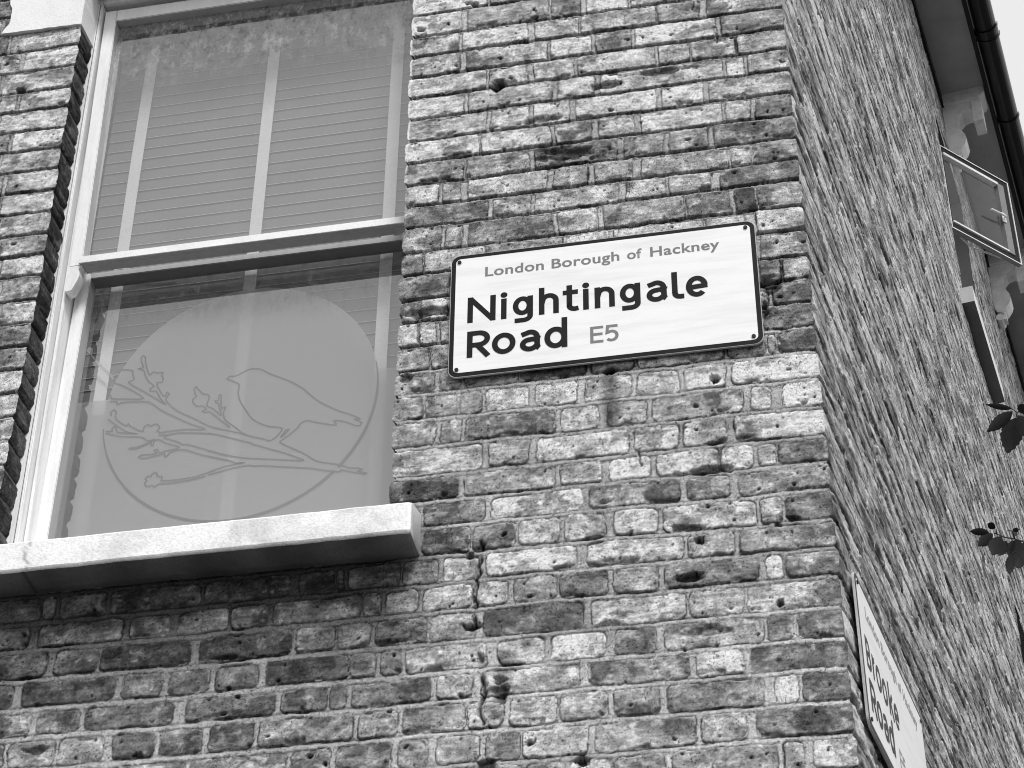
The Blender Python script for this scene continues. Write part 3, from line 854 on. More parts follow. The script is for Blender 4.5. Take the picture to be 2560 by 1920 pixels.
# box frame: lining, pulley stile steps, head
wpart('frame', [(-2.13, -2.0405, 0.094, 0.235, 4.24, 6.40), (-2.0385, -2.030, 0.122, 0.235, 4.24, 6.279), (-1.035, -0.96, 0.094, 0.235, 4.24, 6.40),
                (-2.0405, -1.0355, 0.090, 0.235, 6.281, 6.42), (-2.0475, -2.0425, 0.0885, 0.0938, 4.24, 6.28), (-2.075, -2.0485, 0.0905, 0.0938, 4.24, 6.28)], M['frame'])
# upper sash (outer)
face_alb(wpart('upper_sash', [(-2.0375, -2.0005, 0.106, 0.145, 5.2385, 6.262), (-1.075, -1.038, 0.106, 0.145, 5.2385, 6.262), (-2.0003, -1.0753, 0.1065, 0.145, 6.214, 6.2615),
                     (-2.0003, -1.0753, 0.113, 0.145, 5.241, 5.2745)], M['frame_a']), sash_tone)
# its meeting rail, standing proud of the stiles
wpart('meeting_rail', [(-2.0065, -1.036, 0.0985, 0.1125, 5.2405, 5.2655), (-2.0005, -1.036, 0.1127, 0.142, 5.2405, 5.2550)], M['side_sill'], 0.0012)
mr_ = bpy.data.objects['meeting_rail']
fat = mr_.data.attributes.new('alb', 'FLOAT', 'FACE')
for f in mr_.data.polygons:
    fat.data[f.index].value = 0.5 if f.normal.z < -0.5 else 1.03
# lower sash (inner)
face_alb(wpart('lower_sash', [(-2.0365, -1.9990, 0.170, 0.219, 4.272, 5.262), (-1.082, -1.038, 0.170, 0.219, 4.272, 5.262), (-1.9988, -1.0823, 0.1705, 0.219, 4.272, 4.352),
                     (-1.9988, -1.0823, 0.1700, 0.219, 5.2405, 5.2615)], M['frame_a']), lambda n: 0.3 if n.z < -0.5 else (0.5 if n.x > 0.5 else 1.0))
# horns: the stiles of the upper sash run on below the rail and end in an ogee
def horn(sx, x0):
    prof = [(0, 5.2385), (0, 5.152), (0.008, 5.150), (0.019, 5.153), (0.024, 5.166), (0.031, 5.184), (0.0355, 5.203), (0.033, 5.218), (0.029, 5.226), (0.037, 5.2385)]
    bm = bmesh.new()
    prism(bm, [(x0 + sx * a, 0.106, b) for a, b in prof], (0, 0.034, 0))
    lean(bm)
    obj('sash_horn', bm, M['frame'], win, bevel=0.001)
horn(1, -2.0375); horn(-1, -1.038)

def pane(name, x0, x1, y, z0, z1, mat, parent, nx=12, nz=12, **kw):
    bm = bmesh.new()
    g = [[bm.verts.new((x0 + (x1 - x0) * i / nx, y, z0 + (z1 - z0) * j / nz)) for i in range(nx + 1)] for j in range(nz + 1)]
    for j in range(nz):
        for i in range(nx):
            bm.faces.new([g[j][i], g[j][i + 1], g[j + 1][i + 1], g[j + 1][i]])
    lean(bm)
    return obj(name, bm, mat, parent, smooth=True, recalc=False, **kw)
pane('glass_pane', -2.0015, -1.0740, 0.135, 5.25, 6.2155, M['glass_up'], win, label='upper window pane with speckled dirt along its top')
pane('glass_pane', -2.0000, -1.0810, 0.208, 4.350, 5.242, M['glass'], win, label='lower window pane behind the frosted bird film')

# frosted film on the inside of the lower pane: a band up to half height and a disc rising out of it
CX, CZ, CR, ZB_ = -1.533, 4.787, 0.3797, 4.839
bm = bmesh.new()
yF = 0.2125
a0 = math.asin((ZB_ - CZ) / CR)
arc = [(CX + CR * math.cos(a0 + (math.pi - 2 * a0) * i / 72), CZ + CR * math.sin(a0 + (math.pi - 2 * a0) * i / 72)) for i in range(73)]
pts = [(-1.998, 4.351), (-1.083, 4.351), (-1.083, ZB_)] + arc + [(-1.998, ZB_)]
bm.faces.new([bm.verts.new((x, yF, zz)) for x, zz in pts])
def shift_film(pts_, y):     # data read at y = 0.163
    k = (y + 4.0) / 4.163
    return [(0.0685 + (x - 0.0685) * k, y, 1.6 + (zz - 1.6) * k) for x, zz in pts_]
bud = [tuple(float(v) / 1000 for v in p.split(',')) for p in BUD.split()]
bm.faces.new([bm.verts.new(p) for p in shift_film(bud, yF - 0.0006)])
obj('frosted_film', bm, M['film'], win, label='frosted window film with a round field and a blossom branch')

def ribbon(bm, pts_, w, y, taper=None):
    P_ = [Vector((p[0], p[2])) for p in pts_]
    L, Rr = [], []
    for i, p in enumerate(P_):
        a = P_[max(i - 1, 0)]; b = P_[min(i + 1, len(P_) - 1)]
        if (b - a).length < 1e-9: b = a + Vector((1e-4, 0))
        d1 = (p - a).normalized() if i else (b - p).normalized()
        d2 = (b - p).normalized() if i < len(P_) - 1 else d1
        t = (d1 + d2)
        t = t.normalized() if t.length > 1e-3 else d1
        n = Vector((-t.y, t.x))
        c = max(0.55, abs(n.dot(Vector((-d1.y, d1.x)))))
        ww = w if taper is None else taper[i]
        L.append(bm.verts.new((p.x + n.x * ww / c / 2, y, p.y + n.y * ww / c / 2)))
        Rr.append(bm.verts.new((p.x - n.x * ww / c / 2, y, p.y - n.y * ww / c / 2)))
    for i in range(len(P_) - 1):
        bm.faces.new([L[i], L[i + 1], Rr[i + 1], Rr[i]])
def smooth_poly(pts_):
    out = []
    for i in range(len(pts_) - 1):
        p0 = Vector(pts_[max(i - 1, 0)]); p1 = Vector(pts_[i]); p2 = Vector(pts_[i + 1]); p3 = Vector(pts_[min(i + 2, len(pts_) - 1)])
        L = (p2 - p1).length
        if L > 0.012:
            for t in (0, 1 / 3, 2 / 3):
                q = 0.5 * ((2 * p1) + (p2 - p0) * t + (2 * p0 - 5 * p1 + 4 * p2 - p3) * t * t + (3 * p1 - p0 - 3 * p2 + p3) * t ** 3)
                out.append(q)
        else:
            out.append(p1)
    out.append(Vector(pts_[-1]))
    return out
bm = bmesh.new()
yy = yF - 0.0012      # on the glass side of the film
for s_ in STROKES:
    p2 = [tuple(float(v) / 1000 for v in p.split(',')) for p in s_.split()]
    ribbon(bm, smooth_poly(shift_film(p2, yy)), 0.0047, yy); yy -= 0.00004
a1 = math.radians(-41); a2 = math.radians(12)
seg = [(CX + CR * math.cos(a), yy, CZ + CR * math.sin(a)) for a in np.linspace(a1, a2, 40)]
ribbon(bm, seg, 0, yy, taper=list(np.interp(np.linspace(0, 1, 40), [0, .7, 1], [0.0095, 0.0075, 0.003]))); yy -= 0.00004
seg = [(CX + CR * math.cos(a), yy, CZ + CR * math.sin(a)) for a in np.linspace(math.radians(187), math.radians(317), 80)]
ribbon(bm, seg, 0, yy, taper=list(np.interp(np.linspace(0, 1, 80), [0, .15, 1], [0.003, 0.0065, 0.009])))
obj('film_outline', bm, M['line'], win, label='clear outline of a small bird on a blossom branch in the film')

# sill
sill_poly = [(0.150, 4.268), (0.10, 4.262), (-0.088, 4.207), (-0.095, 4.200), (-0.096, 4.128), (-0.092, 4.119), (-0.02, 4.112), (0.03, 4.113), (0.10, 4.118)]
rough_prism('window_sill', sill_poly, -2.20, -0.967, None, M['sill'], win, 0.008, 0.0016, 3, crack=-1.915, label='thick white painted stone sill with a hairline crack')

# dark room behind, its lining closes the opening
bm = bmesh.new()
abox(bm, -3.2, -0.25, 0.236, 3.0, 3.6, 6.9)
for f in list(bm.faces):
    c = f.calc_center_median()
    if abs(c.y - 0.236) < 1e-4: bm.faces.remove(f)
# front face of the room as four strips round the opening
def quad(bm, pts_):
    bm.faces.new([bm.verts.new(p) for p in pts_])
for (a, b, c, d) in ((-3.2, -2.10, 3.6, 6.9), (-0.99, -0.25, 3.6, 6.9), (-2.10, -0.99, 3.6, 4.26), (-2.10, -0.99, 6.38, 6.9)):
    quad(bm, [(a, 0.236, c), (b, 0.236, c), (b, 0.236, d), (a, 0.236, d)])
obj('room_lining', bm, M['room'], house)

# ------------------------------------------------------------------ venetian blind hanging inside
blind = empty('venetian_blind', (-1.55, 0.25, 4.30), label='closed slatted venetian blind with three pale vertical tapes hanging behind the glass', cat='blind')
bm = bmesh.new(); bl = bmesh.new()
zq = 6.36
while zq > 4.40:
    # each slat nearly closed, its lower edge towards the glass
    a_ = [bm.verts.new((x_, y_, z_)) for x_, y_, z_ in ((-2.045, 0.2425, zq + 0.0235), (-1.045, 0.2425, zq + 0.0235), (-1.045, 0.2400, zq - 0.0225), (-2.045, 0.2400, zq - 0.0225))]
    bm.faces.new(a_)
    abox(bl, -2.045, -1.045, 0.2385, 0.2400, zq - 0.0236, zq - 0.0222)  # pale strip: the lit lower edge of the slat put into the colour
    zq -= 0.0423
obj('slats', bm, M['slat'], blind)
obj('lit_slat_edge_strips', bl, M['sliplip'], blind)
for xc in (-1.944, -1.548, -1.156):
    bm = bmesh.new()
    for i in range(24):
        za = 4.33 + i * 0.085; zc_ = za + 0.085
        w_ = 0.018
        f = lambda q: 0.233 + 0.0012 * math.sin(q * 140)
        quad(bm, [(xc - w_, f(za), za), (xc + w_, f(za), za), (xc + w_, f(zc_), zc_), (xc - w_, f(zc_), zc_)])
    bmesh.ops.remove_doubles(bm, verts=bm.verts, dist=1e-5)
    obj('tape', bm, M['tape'], blind)
bm = bmesh.new()
tube(bm, [(-1.99, .222, 5.27), (-1.97, .222, 5.295), (-1.94, .222, 5.31), (-1.905, .222, 5.302), (-1.87, .222, 5.285), (-1.82, .222, 5.275), (-1.76, .222, 5.27)], 0.0028, 6)
obj('cord', bm, M['tape'], blind)
bm = bmesh.new()
tube(bm, [(-1.085, .222, 5.50), (-1.092, .222, 5.40), (-1.104, .222, 5.33), (-1.112, .222, 5.26)], 0.003, 6)
obj('cord', bm, M['tape'], blind)

# ------------------------------------------------------------------ side wall window, sill, open casement
def rev_box(name, S, parent):
    t0, t1, z0, z1 = S
    bm = bmesh.new()
    D = 0.11
    for pts_ in ([pB(t1, 0, z0), pB(t1, -D, z0), pB(t1, -D, z1), pB(t1, 0, z1)], [pB(t0, -D, z0), pB(t0, 0, z0), pB(t0, 0, z1), pB(t0, -D, z1)],
                 [pB(t0, 0, z1), pB(t1, 0, z1), pB(t1, -D, z1), pB(t0, -D, z1)], [pB(t0, -D, z0), pB(t1, -D, z0), pB(t1, 0, z0), pB(t0, 0, z0)]):
        quad(bm, pts_)
    return obj(name, bm, M['jamb'], parent)
sw = empty('side_window', pB(4.55, 0, 7.87), parent=house, label='upper side window with a projecting sill')
rev_box('reveal', S1, sw)
bm = bmesh.new()
for a, b, c, d in ((4.183, 4.225, 7.853, 9.117), (4.885, 4.927, 7.853, 9.117), (4.2255, 4.8845, 7.853, 7.90), (4.2255, 4.8845, 9.06, 9.117), (4.2255, 4.8845, 8.27, 8.31)):
    bbox(bm, a, b, -0.108, -0.068, c, d)
obj('frame', bm, M['frame'], sw)
bm = bmesh.new(); quad(bm, [pB(4.22, -0.098, 7.88), pB(4.89, -0.098, 7.88), pB(4.89, -0.098, 8.29), pB(4.22, -0.098, 8.29)])
obj('glass_pane', bm, M['glass_s'], sw, recalc=False)
bm = bmesh.new()
bbox(bm, 4.085, 4.975, -0.09, 0.058, 7.775, 7.868)
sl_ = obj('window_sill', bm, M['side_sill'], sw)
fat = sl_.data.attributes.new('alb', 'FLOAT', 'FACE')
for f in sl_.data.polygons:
    fat.data[f.index].value = 0.16 if f.normal.z < -0.5 else (0.5 if f.normal.y < -0.5 else 1.0)      # shade below and on the near end put into the colour
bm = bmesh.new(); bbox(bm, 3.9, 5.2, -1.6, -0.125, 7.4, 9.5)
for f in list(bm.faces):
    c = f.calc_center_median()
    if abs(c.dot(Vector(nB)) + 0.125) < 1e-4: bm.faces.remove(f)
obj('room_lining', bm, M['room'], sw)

# casement leaf, hinged on the near jamb and pushed open
TH = math.radians(34)
uL = math.cos(TH) * tB + math.sin(TH) * nB; nL = -math.sin(TH) * tB + math.cos(TH) * nB
# exterior side of the leaf faces the street
o_l = np.array(pB(4.20, 0.004, 0))
def lbox(bm, a, b, p, q, c, d):
    box(bm, o_l, uL, nL, UP, a, b, p, q, c, d)
CW, Z0, Z1 = 0.478, 8.325, 8.886
cs = empty('casement', pB(4.20, 0.0, Z0), parent=house, label='white casement window pushed open beneath the eaves')
bm = bmesh.new()
e = 0.006
for a, b, c, d in ((-0.025, -0.022, Z0, Z1), (CW - e, CW, Z0, Z1), (-0.0215, CW - e - .0005, Z0, Z0 + e), (-0.0215, CW - e - .0005, Z1 - e, Z1)):
    lbox(bm, a, b, -0.012, 0.014, c, d)
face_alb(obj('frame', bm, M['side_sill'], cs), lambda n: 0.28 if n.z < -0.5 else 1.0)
bm = bmesh.new()
e1, e2 = 0.0065, 0.042
for a, b, c, d in ((-0.0215, -0.010, Z0 + e1, Z1 - e1), (CW - e2, CW - e1, Z0 + e1, Z1 - e1), (-0.0095, CW - e2 - .0005, Z0 + e1, Z0 + e2 - .006), (-0.0095, CW - e2 - .0005, Z1 - e2, Z1 - e1)):
    lbox(bm, a, b, -0.0115, 0.010, c, d)
obj('rebate', bm, M['gasket'], cs)
bm = bmesh.new()
g1, g2 = 0.0305, 0.068
lbox(bm, CW - g2 - .020, CW - e2 - .0005, -0.014, 0.014, Z0 + .044, Z1 - .044)
obj('stile', bm, M['grey'], cs)
bm = bmesh.new()
lbox(bm, -0.0095, CW - g2 - .021, -0.012, 0.018, Z1 - 0.060, Z1 - 0.044)
obj('bead', bm, M['rim'], cs)
bm = bmesh.new()
lbox(bm, -0.0095, CW - g2 - .021, -0.012, 0.018, Z0 + 0.044, Z0 + 0.054)
obj('bead', bm, M['rim'], cs)
bm = bmesh.new()
o_ = o_l
def lp(a, n_, zz): return Vector(o_l + uL * a + nL * n_ + UP * zz)
quad(bm, [lp(-0.01, 0, Z0 + 0.035), lp(CW - 0.06, 0, Z0 + 0.035), lp(CW - 0.06, 0, Z1 - 0.035), lp(-0.01, 0, Z1 - 0.035)])
obj('glass_pane', bm, M['glass_s'], cs, recalc=False)
bm = bmesh.new()
hz = 8.60
tube(bm, [lp(CW - 0.085, 0.006, hz), lp(CW - 0.085, 0.03, hz), lp(CW - 0.115, 0.034, hz - .005), lp(CW - 0.20, 0.034, hz - 0.012)], 0.006, 8)
lbox(bm, CW - 0.098, CW - 0.072, 0.0145, 0.019, hz - 0.03, hz + 0.03)
obj('handle', bm, M['rim'], cs)
bm = bmesh.new()
tube(bm, [lp(CW - 0.09, -0.02, Z0 + 0.02), lp(CW - 0.3, -0.05, Z0 + 0.012), lp(CW - 0.40, -0.03, Z0 + 0.02)], 0.005, 6)
obj('stay', bm, M['rim'], cs)

# lower side window, same size as the front one
w2 = empty('side_window', pB(4.8, 0, 4.27), parent=house, label='lower side window, only its dark top corner in view')
rev_box('reveal', S2, w2)
bm = bmesh.new()
for a, b, c, d in ((4.313, 4.36, 4.27, 6.233), (5.28, 5.327, 4.27, 6.233), (4.3605, 5.2795, 4.27, 4.35), (4.3605, 5.2795, 6.17, 6.233), (4.3605, 5.2795, 5.22, 5.26)):
    bbox(bm, a, b, -0.108, -0.07, c, d)
obj('frame', bm, M['frame'], w2)
bm = bmesh.new(); quad(bm, [pB(4.35, -0.098, 4.3), pB(5.29, -0.098, 4.3), pB(5.29, -0.098, 6.2), pB(4.35, -0.098, 6.2)])
obj('glass_pane', bm, M['glass_s'], w2, recalc=False)
bm = bmesh.new(); bbox(bm, 4.22, 5.42, -0.09, 0.08, 4.17, 4.262)
obj('window_sill', bm, M['rim'], w2)
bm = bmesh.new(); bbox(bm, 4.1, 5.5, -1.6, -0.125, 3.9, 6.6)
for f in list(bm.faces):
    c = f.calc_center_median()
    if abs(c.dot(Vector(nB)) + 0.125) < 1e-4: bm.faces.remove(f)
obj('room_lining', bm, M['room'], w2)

# ------------------------------------------------------------------ eaves: soffit, fascia, brackets, gutter
TE = 12.0
bm = bmesh.new(); bbox(bm, -0.35, TE, -0.05, 0.244, 9.70, 9.73)
obj('soffit', bm, M['soffit'], house, label='grey painted soffit board under the side eaves')
bm = bmesh.new(); bbox(bm, -0.35, TE, 0.2445, 0.268, 9.672, 9.86); bbox(bm, -0.35, TE, -0.012, 0.012, 9.62, 9.70)  # second black strip stands for the shadow joint between wall and soffit
obj('fascia_and_shadow_joint', bm, M['black'], house)
def bracket(t):
    W2 = 0.055
    b_ = bmesh.new()
    prof = [(0.0, 9.622), (0.0, 9.30), (0.012, 9.272), (0.04, 9.268), (0.066, 9.288), (0.092, 9.325), (0.104, 9.358), (0.100, 9.392), (0.084, 9.425), (0.073, 9.452),
            (0.070, 9.485), (0.078, 9.52), (0.100, 9.548), (0.135, 9.560), (0.158, 9.556), (0.158, 9.622)]
    prism(b_, [pB(t - W2, n, zz) for n, zz in prof], tB * 2 * W2)
    return b_
def make_bracket(t):
    r_ = empty('eaves_bracket', pB(t, 0, 9.62), parent=house, label='white scrolled eaves bracket with flaking paint')
    obj('scroll', bracket(t), M['bracket'], r_, bevel=0.004)
    b_ = bmesh.new(); bbox(b_, t - 0.062, t + 0.062, 0.159, 0.212, 9.462, 9.6215)
    obj('block', b_, M['bracket'], r_, bevel=0.004)
    b_ = bmesh.new()
    prism(b_, [pB(t - 0.075, n, zz) for n, zz in [(0.0, 9.6225), (0.208, 9.6225), (0.214, 9.632), (0.226, 9.636), (0.232, 9.650), (0.240, 9.656), (0.240, 9.6995), (0.0, 9.6995)]], tB * 0.15)
    obj('cap', b_, M['bracket'], r_, bevel=0.002)
    b_ = bmesh.new(); tube(b_, [pB(t - 0.05, 0.022, 9.235), pB(t + 0.05, 0.022, 9.235)], 0.024, 14)
    bbox(b_, t - 0.03, t + 0.03, 0.046, 0.060, 9.225, 9.285)
    obj('roll', b_, M['bracket'], r_, smooth=False)
    return r_
for t in (1.72, 3.22, 4.75, 6.24, 7.74, 9.24):
    make_bracket(t)
gt = empty('gutter', pB(0, 0.33, 9.66), parent=house, label='black half round gutter along the side eaves')
def half_round(bm, t0, t1, cn, cz, r, th=0.004, seg=14):
    ring = []
    for i in range(seg + 1):
        a = math.pi + math.pi * i / seg
        ring.append((cn + r * math.cos(a), cz + r * math.sin(a)))
    ring2 = [(cn + (r - th) * math.cos(math.pi + math.pi * i / seg), cz + (r - th) * math.sin(math.pi + math.pi * i / seg)) for i in range(seg, -1, -1)]
    prism(bm, [pB(t0, n, zz) for n, zz in ring + ring2], tB * (t1 - t0))
bm = bmesh.new(); half_round(bm, -0.4, TE, 0.330, 9.715, 0.058)
obj('channel', bm, M['gutter'], gt)
for tc in (0.9, 2.6, 4.28, 6.2, 8.0):
    bm = bmesh.new()
    half_round(bm, tc - 0.05, tc - 0.035, 0.330, 9.715, 0.066); half_round(bm, tc - 0.034, tc + 0.02, 0.330, 9.715, 0.062); half_round(bm, tc + 0.021, tc + 0.036, 0.330, 9.715, 0.067)
    obj('joint', bm, M['gutter'], gt)
for tc in (1.8, 3.4, 4.98, 6.9):
    bm = bmesh.new(); half_round(bm, tc - 0.008, tc + 0.008, 0.330, 9.715, 0.065)
    bbox(bm, tc - 0.008, tc + 0.008, 0.2685, 0.272, 9.66, 9.80)
    obj('clip', bm, M['gutter'], gt)
# roof and hidden closing walls
bm = bmesh.new()
prism(bm, [pB(-0.4, 0.30, 9.80), pB(-0.4, 0.30, 9.86), pB(-0.4, -5.2, 12.4), pB(-0.4, -5.2, 12.3)], tB * 12.5)
obj('roof', bm, M['slate'], house)
bm = bmesh.new()
prism(bm, [(-5.5, 0.0, 9.9), (0.05, 0.0, 9.9), (-0.05, 0.5, 12.2), (-5.5, 0.5, 12.2)], (0, 0.2, 0))
quad(bm, [(-5.5, 0, 0), (-5.5, 12, 0), (-5.5, 12, 12), (-5.5, 0, 12)])
obj('upper_wall', bm, M['slate'], house)
# ------------------------------------------------------------------ street name plates
def glyph(ch, u0, u1, b, s, xh=66, cap=82, asc=86):
    """centre lines (mm) of the letters on the plates, drawn with a pen of width s"""
    h = s / 2; a0, a1 = u0 + h, u1 - h; c = (u0 + u1) / 2
    def el(cx, cy, rx, ry, d0, d1, n=22):
        return [(cx + rx * math.cos(math.radians(d0 + (d1 - d0) * i / n)), cy + ry * math.sin(math.radians(d0 + (d1 - d0) * i / n))) for i in range(n + 1)]
    T = b + xh - h; rx = (a1 - a0) / 2
    if ch == 'N': return [[(a0, b), (a0, b + cap)], [(a1, b), (a1, b + cap)], [(a0 + .5, b + cap - s * .35), (a1 - .5, b + s * .35)]]
    if ch == 'i': return [[(c, b), (c, b + xh)], 'dot', (c, b + xh + 11.5, h * 1.25)]
    if ch == 'g':
        by = b + 36; ry = T - by
        return [[(a1, b + xh), (a1, b + 6)] + el(a1 - 17, b + 3, 17, 13, 0, -90, 10)[1:] + [(u0 + 5, b - 10)], el(a0 + rx - 1, by, rx - 1, ry, 90, 450)]
    if ch == 'h': return [[(a0, b), (a0, b + asc)], [(a0, b + xh * .50)] + el(a0 + rx + 1, b + xh - h - rx * .95, rx - 1, rx * .95, 155, 0, 16) + [(a1, b)]]
    if ch == 'n': return [[(a0, b), (a0, b + xh)], [(a0, b + xh * .50)] + el(a0 + rx + 1, b + xh - h - rx * .95, rx - 1, rx * .95, 155, 0, 16) + [(a1, b)]]
    if ch == 'r': return [[(a0, b), (a0, b + xh)], [(a0, b + xh * .45)] + el(u1 - 2, b + xh - h - 20, u1 - 2 - a0 - 1, 20, 160, 92, 10)]
    if ch == 't': return [[(c - 3, b + 84), (c - 3, b + 16)] + el(c + 11, b + 18, 14, 18 - h, 180, 275, 12) + [(u1, b + h + 1.5)], [(u0, b + xh - 5), (u1 - 1, b + xh - 5)]]
    if ch == 'a':
        return [[(u0 + 4, T - 7)] + el(c - 1, T - 19, a1 - c - 3, 19, 118, 0, 14) + [(a1 - 4, b + 20)] + el(a1 + 4, b + 18, 8, 12, 180, 250, 6),
                el(c - 2, b + h + 12, c - a0 - 2, 12.5, 35, 330, 22)[:1] + [(a1 - 4, b + 36), (c + 2, b + 36)] + el(c - 3, b + h + 13.5, c - a0 - 3, 14.5, 85, 310, 20) + [(a1 - 4, b + 16)]]
    if ch == 'l': return [[(a0, b + asc), (a0, b + 18)] + el(a0 + 13, b + 19, 13, 19 - h, 180, 272, 10) + [(u1, b + h)]]
    if ch == 'e': return [el(c, b + xh / 2, rx, xh / 2 - h, 318, 8, 2)[:0] + el(c, b + xh / 2, rx, xh / 2 - h, 6, 315, 30), [(a0 + 1, b + xh / 2 - 2), (u1 - 1, b + xh / 2 + 1)]]
    if ch == 'o': return [el(c, b + xh / 2, rx, xh / 2 - h, 90, 450, 34)]
    if ch == 'd': return [[(a1, b), (a1, b + 93)], el(a0 + rx - .5, b + xh / 2, rx - .5, xh / 2 - h, 90, 450, 34)]
    if ch == 'R': return [[(a0, b), (a0, b + cap)], [(a0, b + cap - h), (c, b + cap - h)] + el(c, b + cap - h - 18.5, a1 - c - 2, 18.5, 90, -90, 16) + [(a0, b + cap - h - 37)], [(c - 3, b + cap - h - 39), (a1 + 1, b)]]
    if ch == 'B': return [[(a0, b), (a0, b + cap)], [(a0, b + cap - h), (c - 2, b + cap - h)] + el(c - 2, b + cap - h - 17, a1 - c - 1, 17, 90, -90, 14) + [(a0, b + cap - h - 34)],
                          [(c, b + cap - h - 34)] + el(c, b + h + (cap - s - 34) / 2, a1 - c, (cap - s - 34) / 2, 90, -90, 14) + [(a0, b + h)]]
    if ch == 'k': return [[(a0, b), (a0, b + asc)], [(a0 + 3, b + 27), (a1 - 1, b + xh)], [(a0 + 14, b + 36), (a1 + 1, b)]]
    if ch == 'E': return [[(a0, b), (a0, b + 52)], [(a0, b + h), (u1, b + h)], [(a0, b + 52 - h), (u1, b + 52 - h)], [(a0, b + 27), (u1 - 2, b + 27)]]
    if ch == '5': return [[(u1 - 2, b + 52 - h), (u0 + 6, b + 52 - h), (u0 + 4, b + 28)] + el(c - 1, b + 18, a1 - c + 1, 18 - h, 125, -140, 20)]
    return []

def name_plate(origin, ax, n, W, H, lines, postcode, road_group, label):
    """origin = lower left corner on the plate's back plane, ax along the wall, n outward"""
    o = np.array(origin, float)
    root = empty('street_sign', tuple(o), label=label, cat='street sign', group=road_group)
    def P3(u_, v_, d_): return tuple(o + ax * u_ / 1000 + UP * v_ / 1000 + n * d_)
    def rrect(u0, u1, v0, v1, r, k=8):
        out = []
        for cx, cy, st in ((u1 - r, v1 - r, 0), (u0 + r, v1 - r, 90), (u0 + r, v0 + r, 180), (u1 - r, v0 + r, 270)):
            for i in range(k + 1):
                a = math.radians(st + 90 * i / k)
                out.append((cx + r * math.cos(a), cy + r * math.sin(a)))
        return out
    def slab(name, pts_, d0, d1, mat):
        b_ = bmesh.new()
        a = [b_.verts.new(P3(u_, v_, d0)) for u_, v_ in pts_]; c = [b_.verts.new(P3(u_, v_, d1)) for u_, v_ in pts_]
        b_.faces.new(a[::-1]); b_.faces.new(c)
        for i in range(len(pts_)):
            j = (i + 1) % len(pts_)
            b_.faces.new([a[i], a[j], c[j], c[i]])
        return obj(name, b_, mat, root)
    slab('backing', rrect(0, W, 0, H, 24), 0.0085, 0.0145, M['metal'])
    slab('border', rrect(1.5, W - 1.5, 1.5, H - 1.5, 23), 0.0145, 0.0150, M['black_e'])
    slab('plate', rrect(13, W - 13, 13, H - 13, 13), 0.0150, 0.0156, M['plate'])
    def letters(name, items, mat, s):
        b_ = bmesh.new(); d_ = 0.0159
        for ch, u0, u1, base, kw in items:
            g = glyph(ch, u0, u1, base, s, **kw)
            if ch == 'i':
                dx, dy, rr = g[2]
                pts_ = [(dx + rr * math.cos(2 * math.pi * k / 20), dy + rr * math.sin(2 * math.pi * k / 20)) for k in range(20)]
                b_.faces.new([b_.verts.new(P3(a, c, d_)) for a, c in pts_]); d_ += 0.00003
                g = g[:1]
            for line in g:
                P_ = [Vector(q) for q in line]
                P_ = [P_[0]] + [q for k_, q in enumerate(P_) if k_ and (q - P_[k_ - 1]).length > 0.4]
                closed = (P_[0] - P_[-1]).length < 0.01
                if closed: P_ = P_[:-1]
                L, Rr = [], []
                m_ = len(P_)
                for i, p in enumerate(P_):
                    if closed:
                        a, c = P_[i - 1], P_[(i + 1) % m_]
                        d1 = (p - a).normalized(); d2 = (c - p).normalized()
                    else:
                        d1 = (p - P_[i - 1]).normalized() if i else (P_[1] - p).normalized()
                        d2 = (P_[i + 1] - p).normalized() if i < m_ - 1 else d1
                    t = (d1 + d2); t = t.normalized() if t.length > 1e-3 else d1
                    nn = Vector((-t.y, t.x)); cc = max(0.6, nn.dot(Vector((-d1.y, d1.x))))
                    L.append(b_.verts.new(P3(p.x + nn.x * s / 2 / cc, p.y + nn.y * s / 2 / cc, d_ + random.random() * 0.00002)))
                    Rr.append(b_.verts.new(P3(p.x - nn.x * s / 2 / cc, p.y - nn.y * s / 2 / cc, d_ + random.random() * 0.00002)))
                for i in range(m_ if closed else m_ - 1):
                    j = (i + 1) % m_
                    b_.faces.new([L[i], L[j], Rr[j], Rr[i]])
                d_ += 0.00003
        return obj(name, b_, mat, root)
    items = []
    for txt, spans, base in lines:
        for ch, (a, c) in zip(txt, spans):
            items.append((ch, a, c, base, {}))
    letters('road_name', items, M['black_e'], 14.4)
    px, py = postcode
    letters('postcode', [('E', px, px + 33, py, {}), ('5', px + 38, px + 71, py, {})], M['grey_e'], 8.2)
    for word, wx0, wx1 in (('London', 90, 243), ('Borough', 263, 437.5), ('of', 457.5, 495), ('Hackney', 516.5, 692)):
        cu = bpy.data.curves.new('borough', 'FONT')
        cu.body = word; cu.size = 1.0; cu.offset = 0.02; cu.space_character = 1.05
        to = bpy.data.objects.new('borough', cu); COL.objects.link(to)
        bpy.context.view_layer.update()
        me = bpy.data.meshes.new_from_object(to.evaluated_get(bpy.context.evaluated_depsgraph_get()))
        bpy.data.objects.remove(to)
        co = np.array([v.co[:] for v in me.vertices])
        x0_, x1_ = co[:, 0].min(), co[:, 0].max()
        k = (wx1 - wx0) / (x1_ - x0_)
        for v, c in zip(me.vertices, co):
            v.co = P3(wx0 + (c[0] - x0_) * k, 311.5 + c[1] * 43.5, 0.01595)
        obj_mesh('borough_name', me, M['grey_e'], root)
    for su, sv in ((22, 22), (22, H - 24), (W - 24, 23), (W - 24, H - 22)):
        b_ = bmesh.new()
        tube(b_, [P3(su, sv, 0.0150), P3(su, sv, 0.0190)], 0.0052, 12)
        obj('screw', b_, M['screw'], root)
    return root

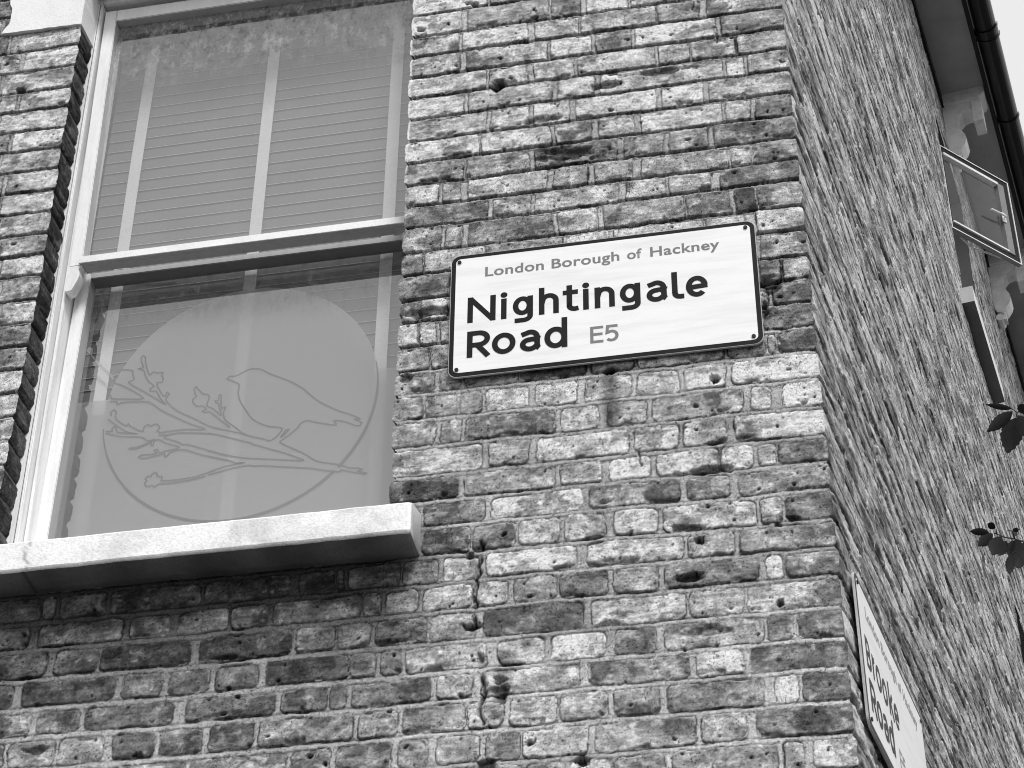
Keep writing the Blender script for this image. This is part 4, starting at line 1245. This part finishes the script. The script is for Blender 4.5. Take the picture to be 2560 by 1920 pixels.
NG = [(46, 119), (130, 150), (163, 215), (230, 281), (291, 331), (340, 360), (372, 423), (436, 488), (503, 558), (567, 597), (602, 657)]
name_plate((-0.9081, -0.0025, 4.6088), EX, -EY, 784, 391, [('Nightingale', NG, 165.5), ('Road', [(47, 108), (111, 171), (182, 237), (244, 302)], 56)], (359, 57), 'street name plates on the house corner',
           'white street name plate with a black border reading Nightingale Road E5 on the front wall')
name_plate(np.array(pB(0.088, 0.0015, 3.628)), tB, nB, 784, 391, [('Brooke', [(46, 98), (112, 143), (149, 208), (217, 276), (290, 345), (350, 407)], 165.5), ('Road', [(47, 108), (111, 171), (182, 237), (244, 302)], 56)], (359, 57),
           'street name plates on the house corner', 'white street name plate reading Brooke Road seen edge-on on the side wall near the corner')

# ------------------------------------------------------------------ street tree reaching in from the right
tree = empty('street_tree', (2.1, 0.9, 0), label='dark leafy street tree reaching a few serrated leaves in front of the side wall', cat='tree')
bm = bmesh.new()
tube(bm, [(2.1, 0.9, 0), (2.08, 0.92, 1.2), (2.13, 0.9, 2.4), (2.05, 0.86, 3.4), (2.0, 0.85, 4.6)], 0.11, 12, 0.045)
obj('trunk', bm, M['bark'], tree, smooth=True)
bm = bmesh.new()
tube(bm, [(2.04, 0.86, 3.5), (1.6, 0.7, 3.95), (1.1, 0.45, 4.3), (0.75, 0.30, 4.47), tuple(float(v) for v in TWIGS[0][0].split(','))], 0.03, 8, 0.004)
tube(bm, [(2.05, 0.86, 3.3), (1.5, 0.75, 3.7), (0.95, 0.58, 4.05), (0.65, 0.48, 4.2), tuple(float(v) for v in TWIGS[1][0].split(','))], 0.03, 8, 0.004)
tube(bm, [(2.02, 0.85, 4.3), (2.3, 0.6, 4.9), (2.5, 0.3, 5.4)], 0.03, 8, 0.008)
tube(bm, [(2.0, 0.85, 4.5), (1.9, 1.3, 5.2), (2.0, 1.6, 5.8)], 0.03, 8, 0.008)
for tw in TWIGS:
    tube(bm, [tuple(float(v) for v in q.split(',')) for q in tw], 0.0024, 6, 0.0014)
obj('branch', bm, M['bark'], tree, smooth=True)
def leaf(bm, p0, p1, w, side):
    p0, p1 = Vector(p0), Vector(p1)
    ax = p1 - p0; L = ax.length
    d = ax.normalized(); sd_ = d.cross(side).normalized(); nn = sd_.cross(d).normalized()
    K = 14
    Lf, Cf, Rf = [], [], []
    for i in range(K + 1):
        t = i / K
        ww = w / 2 * (math.sin(math.pi * min(1, t * 1.02) ** 0.85) ** 0.8) if 0 < t < 1 else 0.0
        ww *= 1 + (0.10 if i % 2 else -0.04)
        c = p0 + ax * t - nn * 0.10 * L * (t * t) + nn * 0.02 * L
        Cf.append(bm.verts.new(c))
        Lf.append(bm.verts.new(c + sd_ * ww + nn * ww * 0.28 + d * (0.02 * L if i % 2 else 0)))
        Rf.append(bm.verts.new(c - sd_ * ww + nn * ww * 0.28 + d * (0.02 * L if i % 2 else 0)))
    for i in range(K):
        bm.faces.new([Cf[i], Cf[i + 1], Lf[i + 1], Lf[i]]); bm.faces.new([Cf[i + 1], Cf[i], Rf[i], Rf[i + 1]])
bm = bmesh.new()
view = Vector((0.05, 0.83, 0.55))
for ln in LEAVES:
    a, b, w_ = ln.split(' ')
    a = tuple(float(v) for v in a.split(',')); b = tuple(float(v) for v in b.split(','))
    leaf(bm, a, b, float(w_) * 1.25, view)
r = random.Random(8)
heads = [Vector((1.1, 0.45, 4.3)), Vector((1.6, 0.7, 3.95)), Vector((0.95, 0.58, 4.05)), Vector((2.5, 0.3, 5.4)), Vector((2.0, 1.6, 5.8)), Vector((2.0, 0.85, 4.8)), Vector((2.3, 0.7, 5.0)), Vector((1.9, 1.2, 5.3))]
for i in range(1500):
    h = r.choice(heads)
    R_ = 0.22 if h.x < 1.3 else 0.5
    p = h + Vector((r.gauss(0, 1), r.gauss(0, 1), r.gauss(0, 1))) * R_ * 0.6
    if p.x < 0.85: continue
    d = Vector((r.uniform(-1, 1), r.uniform(-1, 1), r.uniform(-1.2, 0.2))).normalized()
    leaf(bm, p, p + d * r.uniform(0.06, 0.09), r.uniform(0.03, 0.045), Vector((r.uniform(-1, 1), r.uniform(-1, 1), r.uniform(-1, 1))).normalized())
obj('leaves', bm, M['leaf'], tree, smooth=True)

# ------------------------------------------------------------------ ground
def sheet(name, pts_, zt, mat):
    b_ = bmesh.new(); b_.faces.new([b_.verts.new((x, y, zt)) for x, y in pts_])
    return obj(name, b_, mat, None, kind='structure')
sheet('ground', [(-200, -200), (200, -200), (200, 200), (-200, 200)], -0.125, M['tarmac'])
bm = bmesh.new()
prism(bm, [(-60, -5.2, -0.12), (4.0, -5.2, -0.12), (6.0, 40, -0.12), (-60, 40, -0.12)], (0, 0, 0.12))
obj('pavement', bm, M['paving'], None, kind='structure')
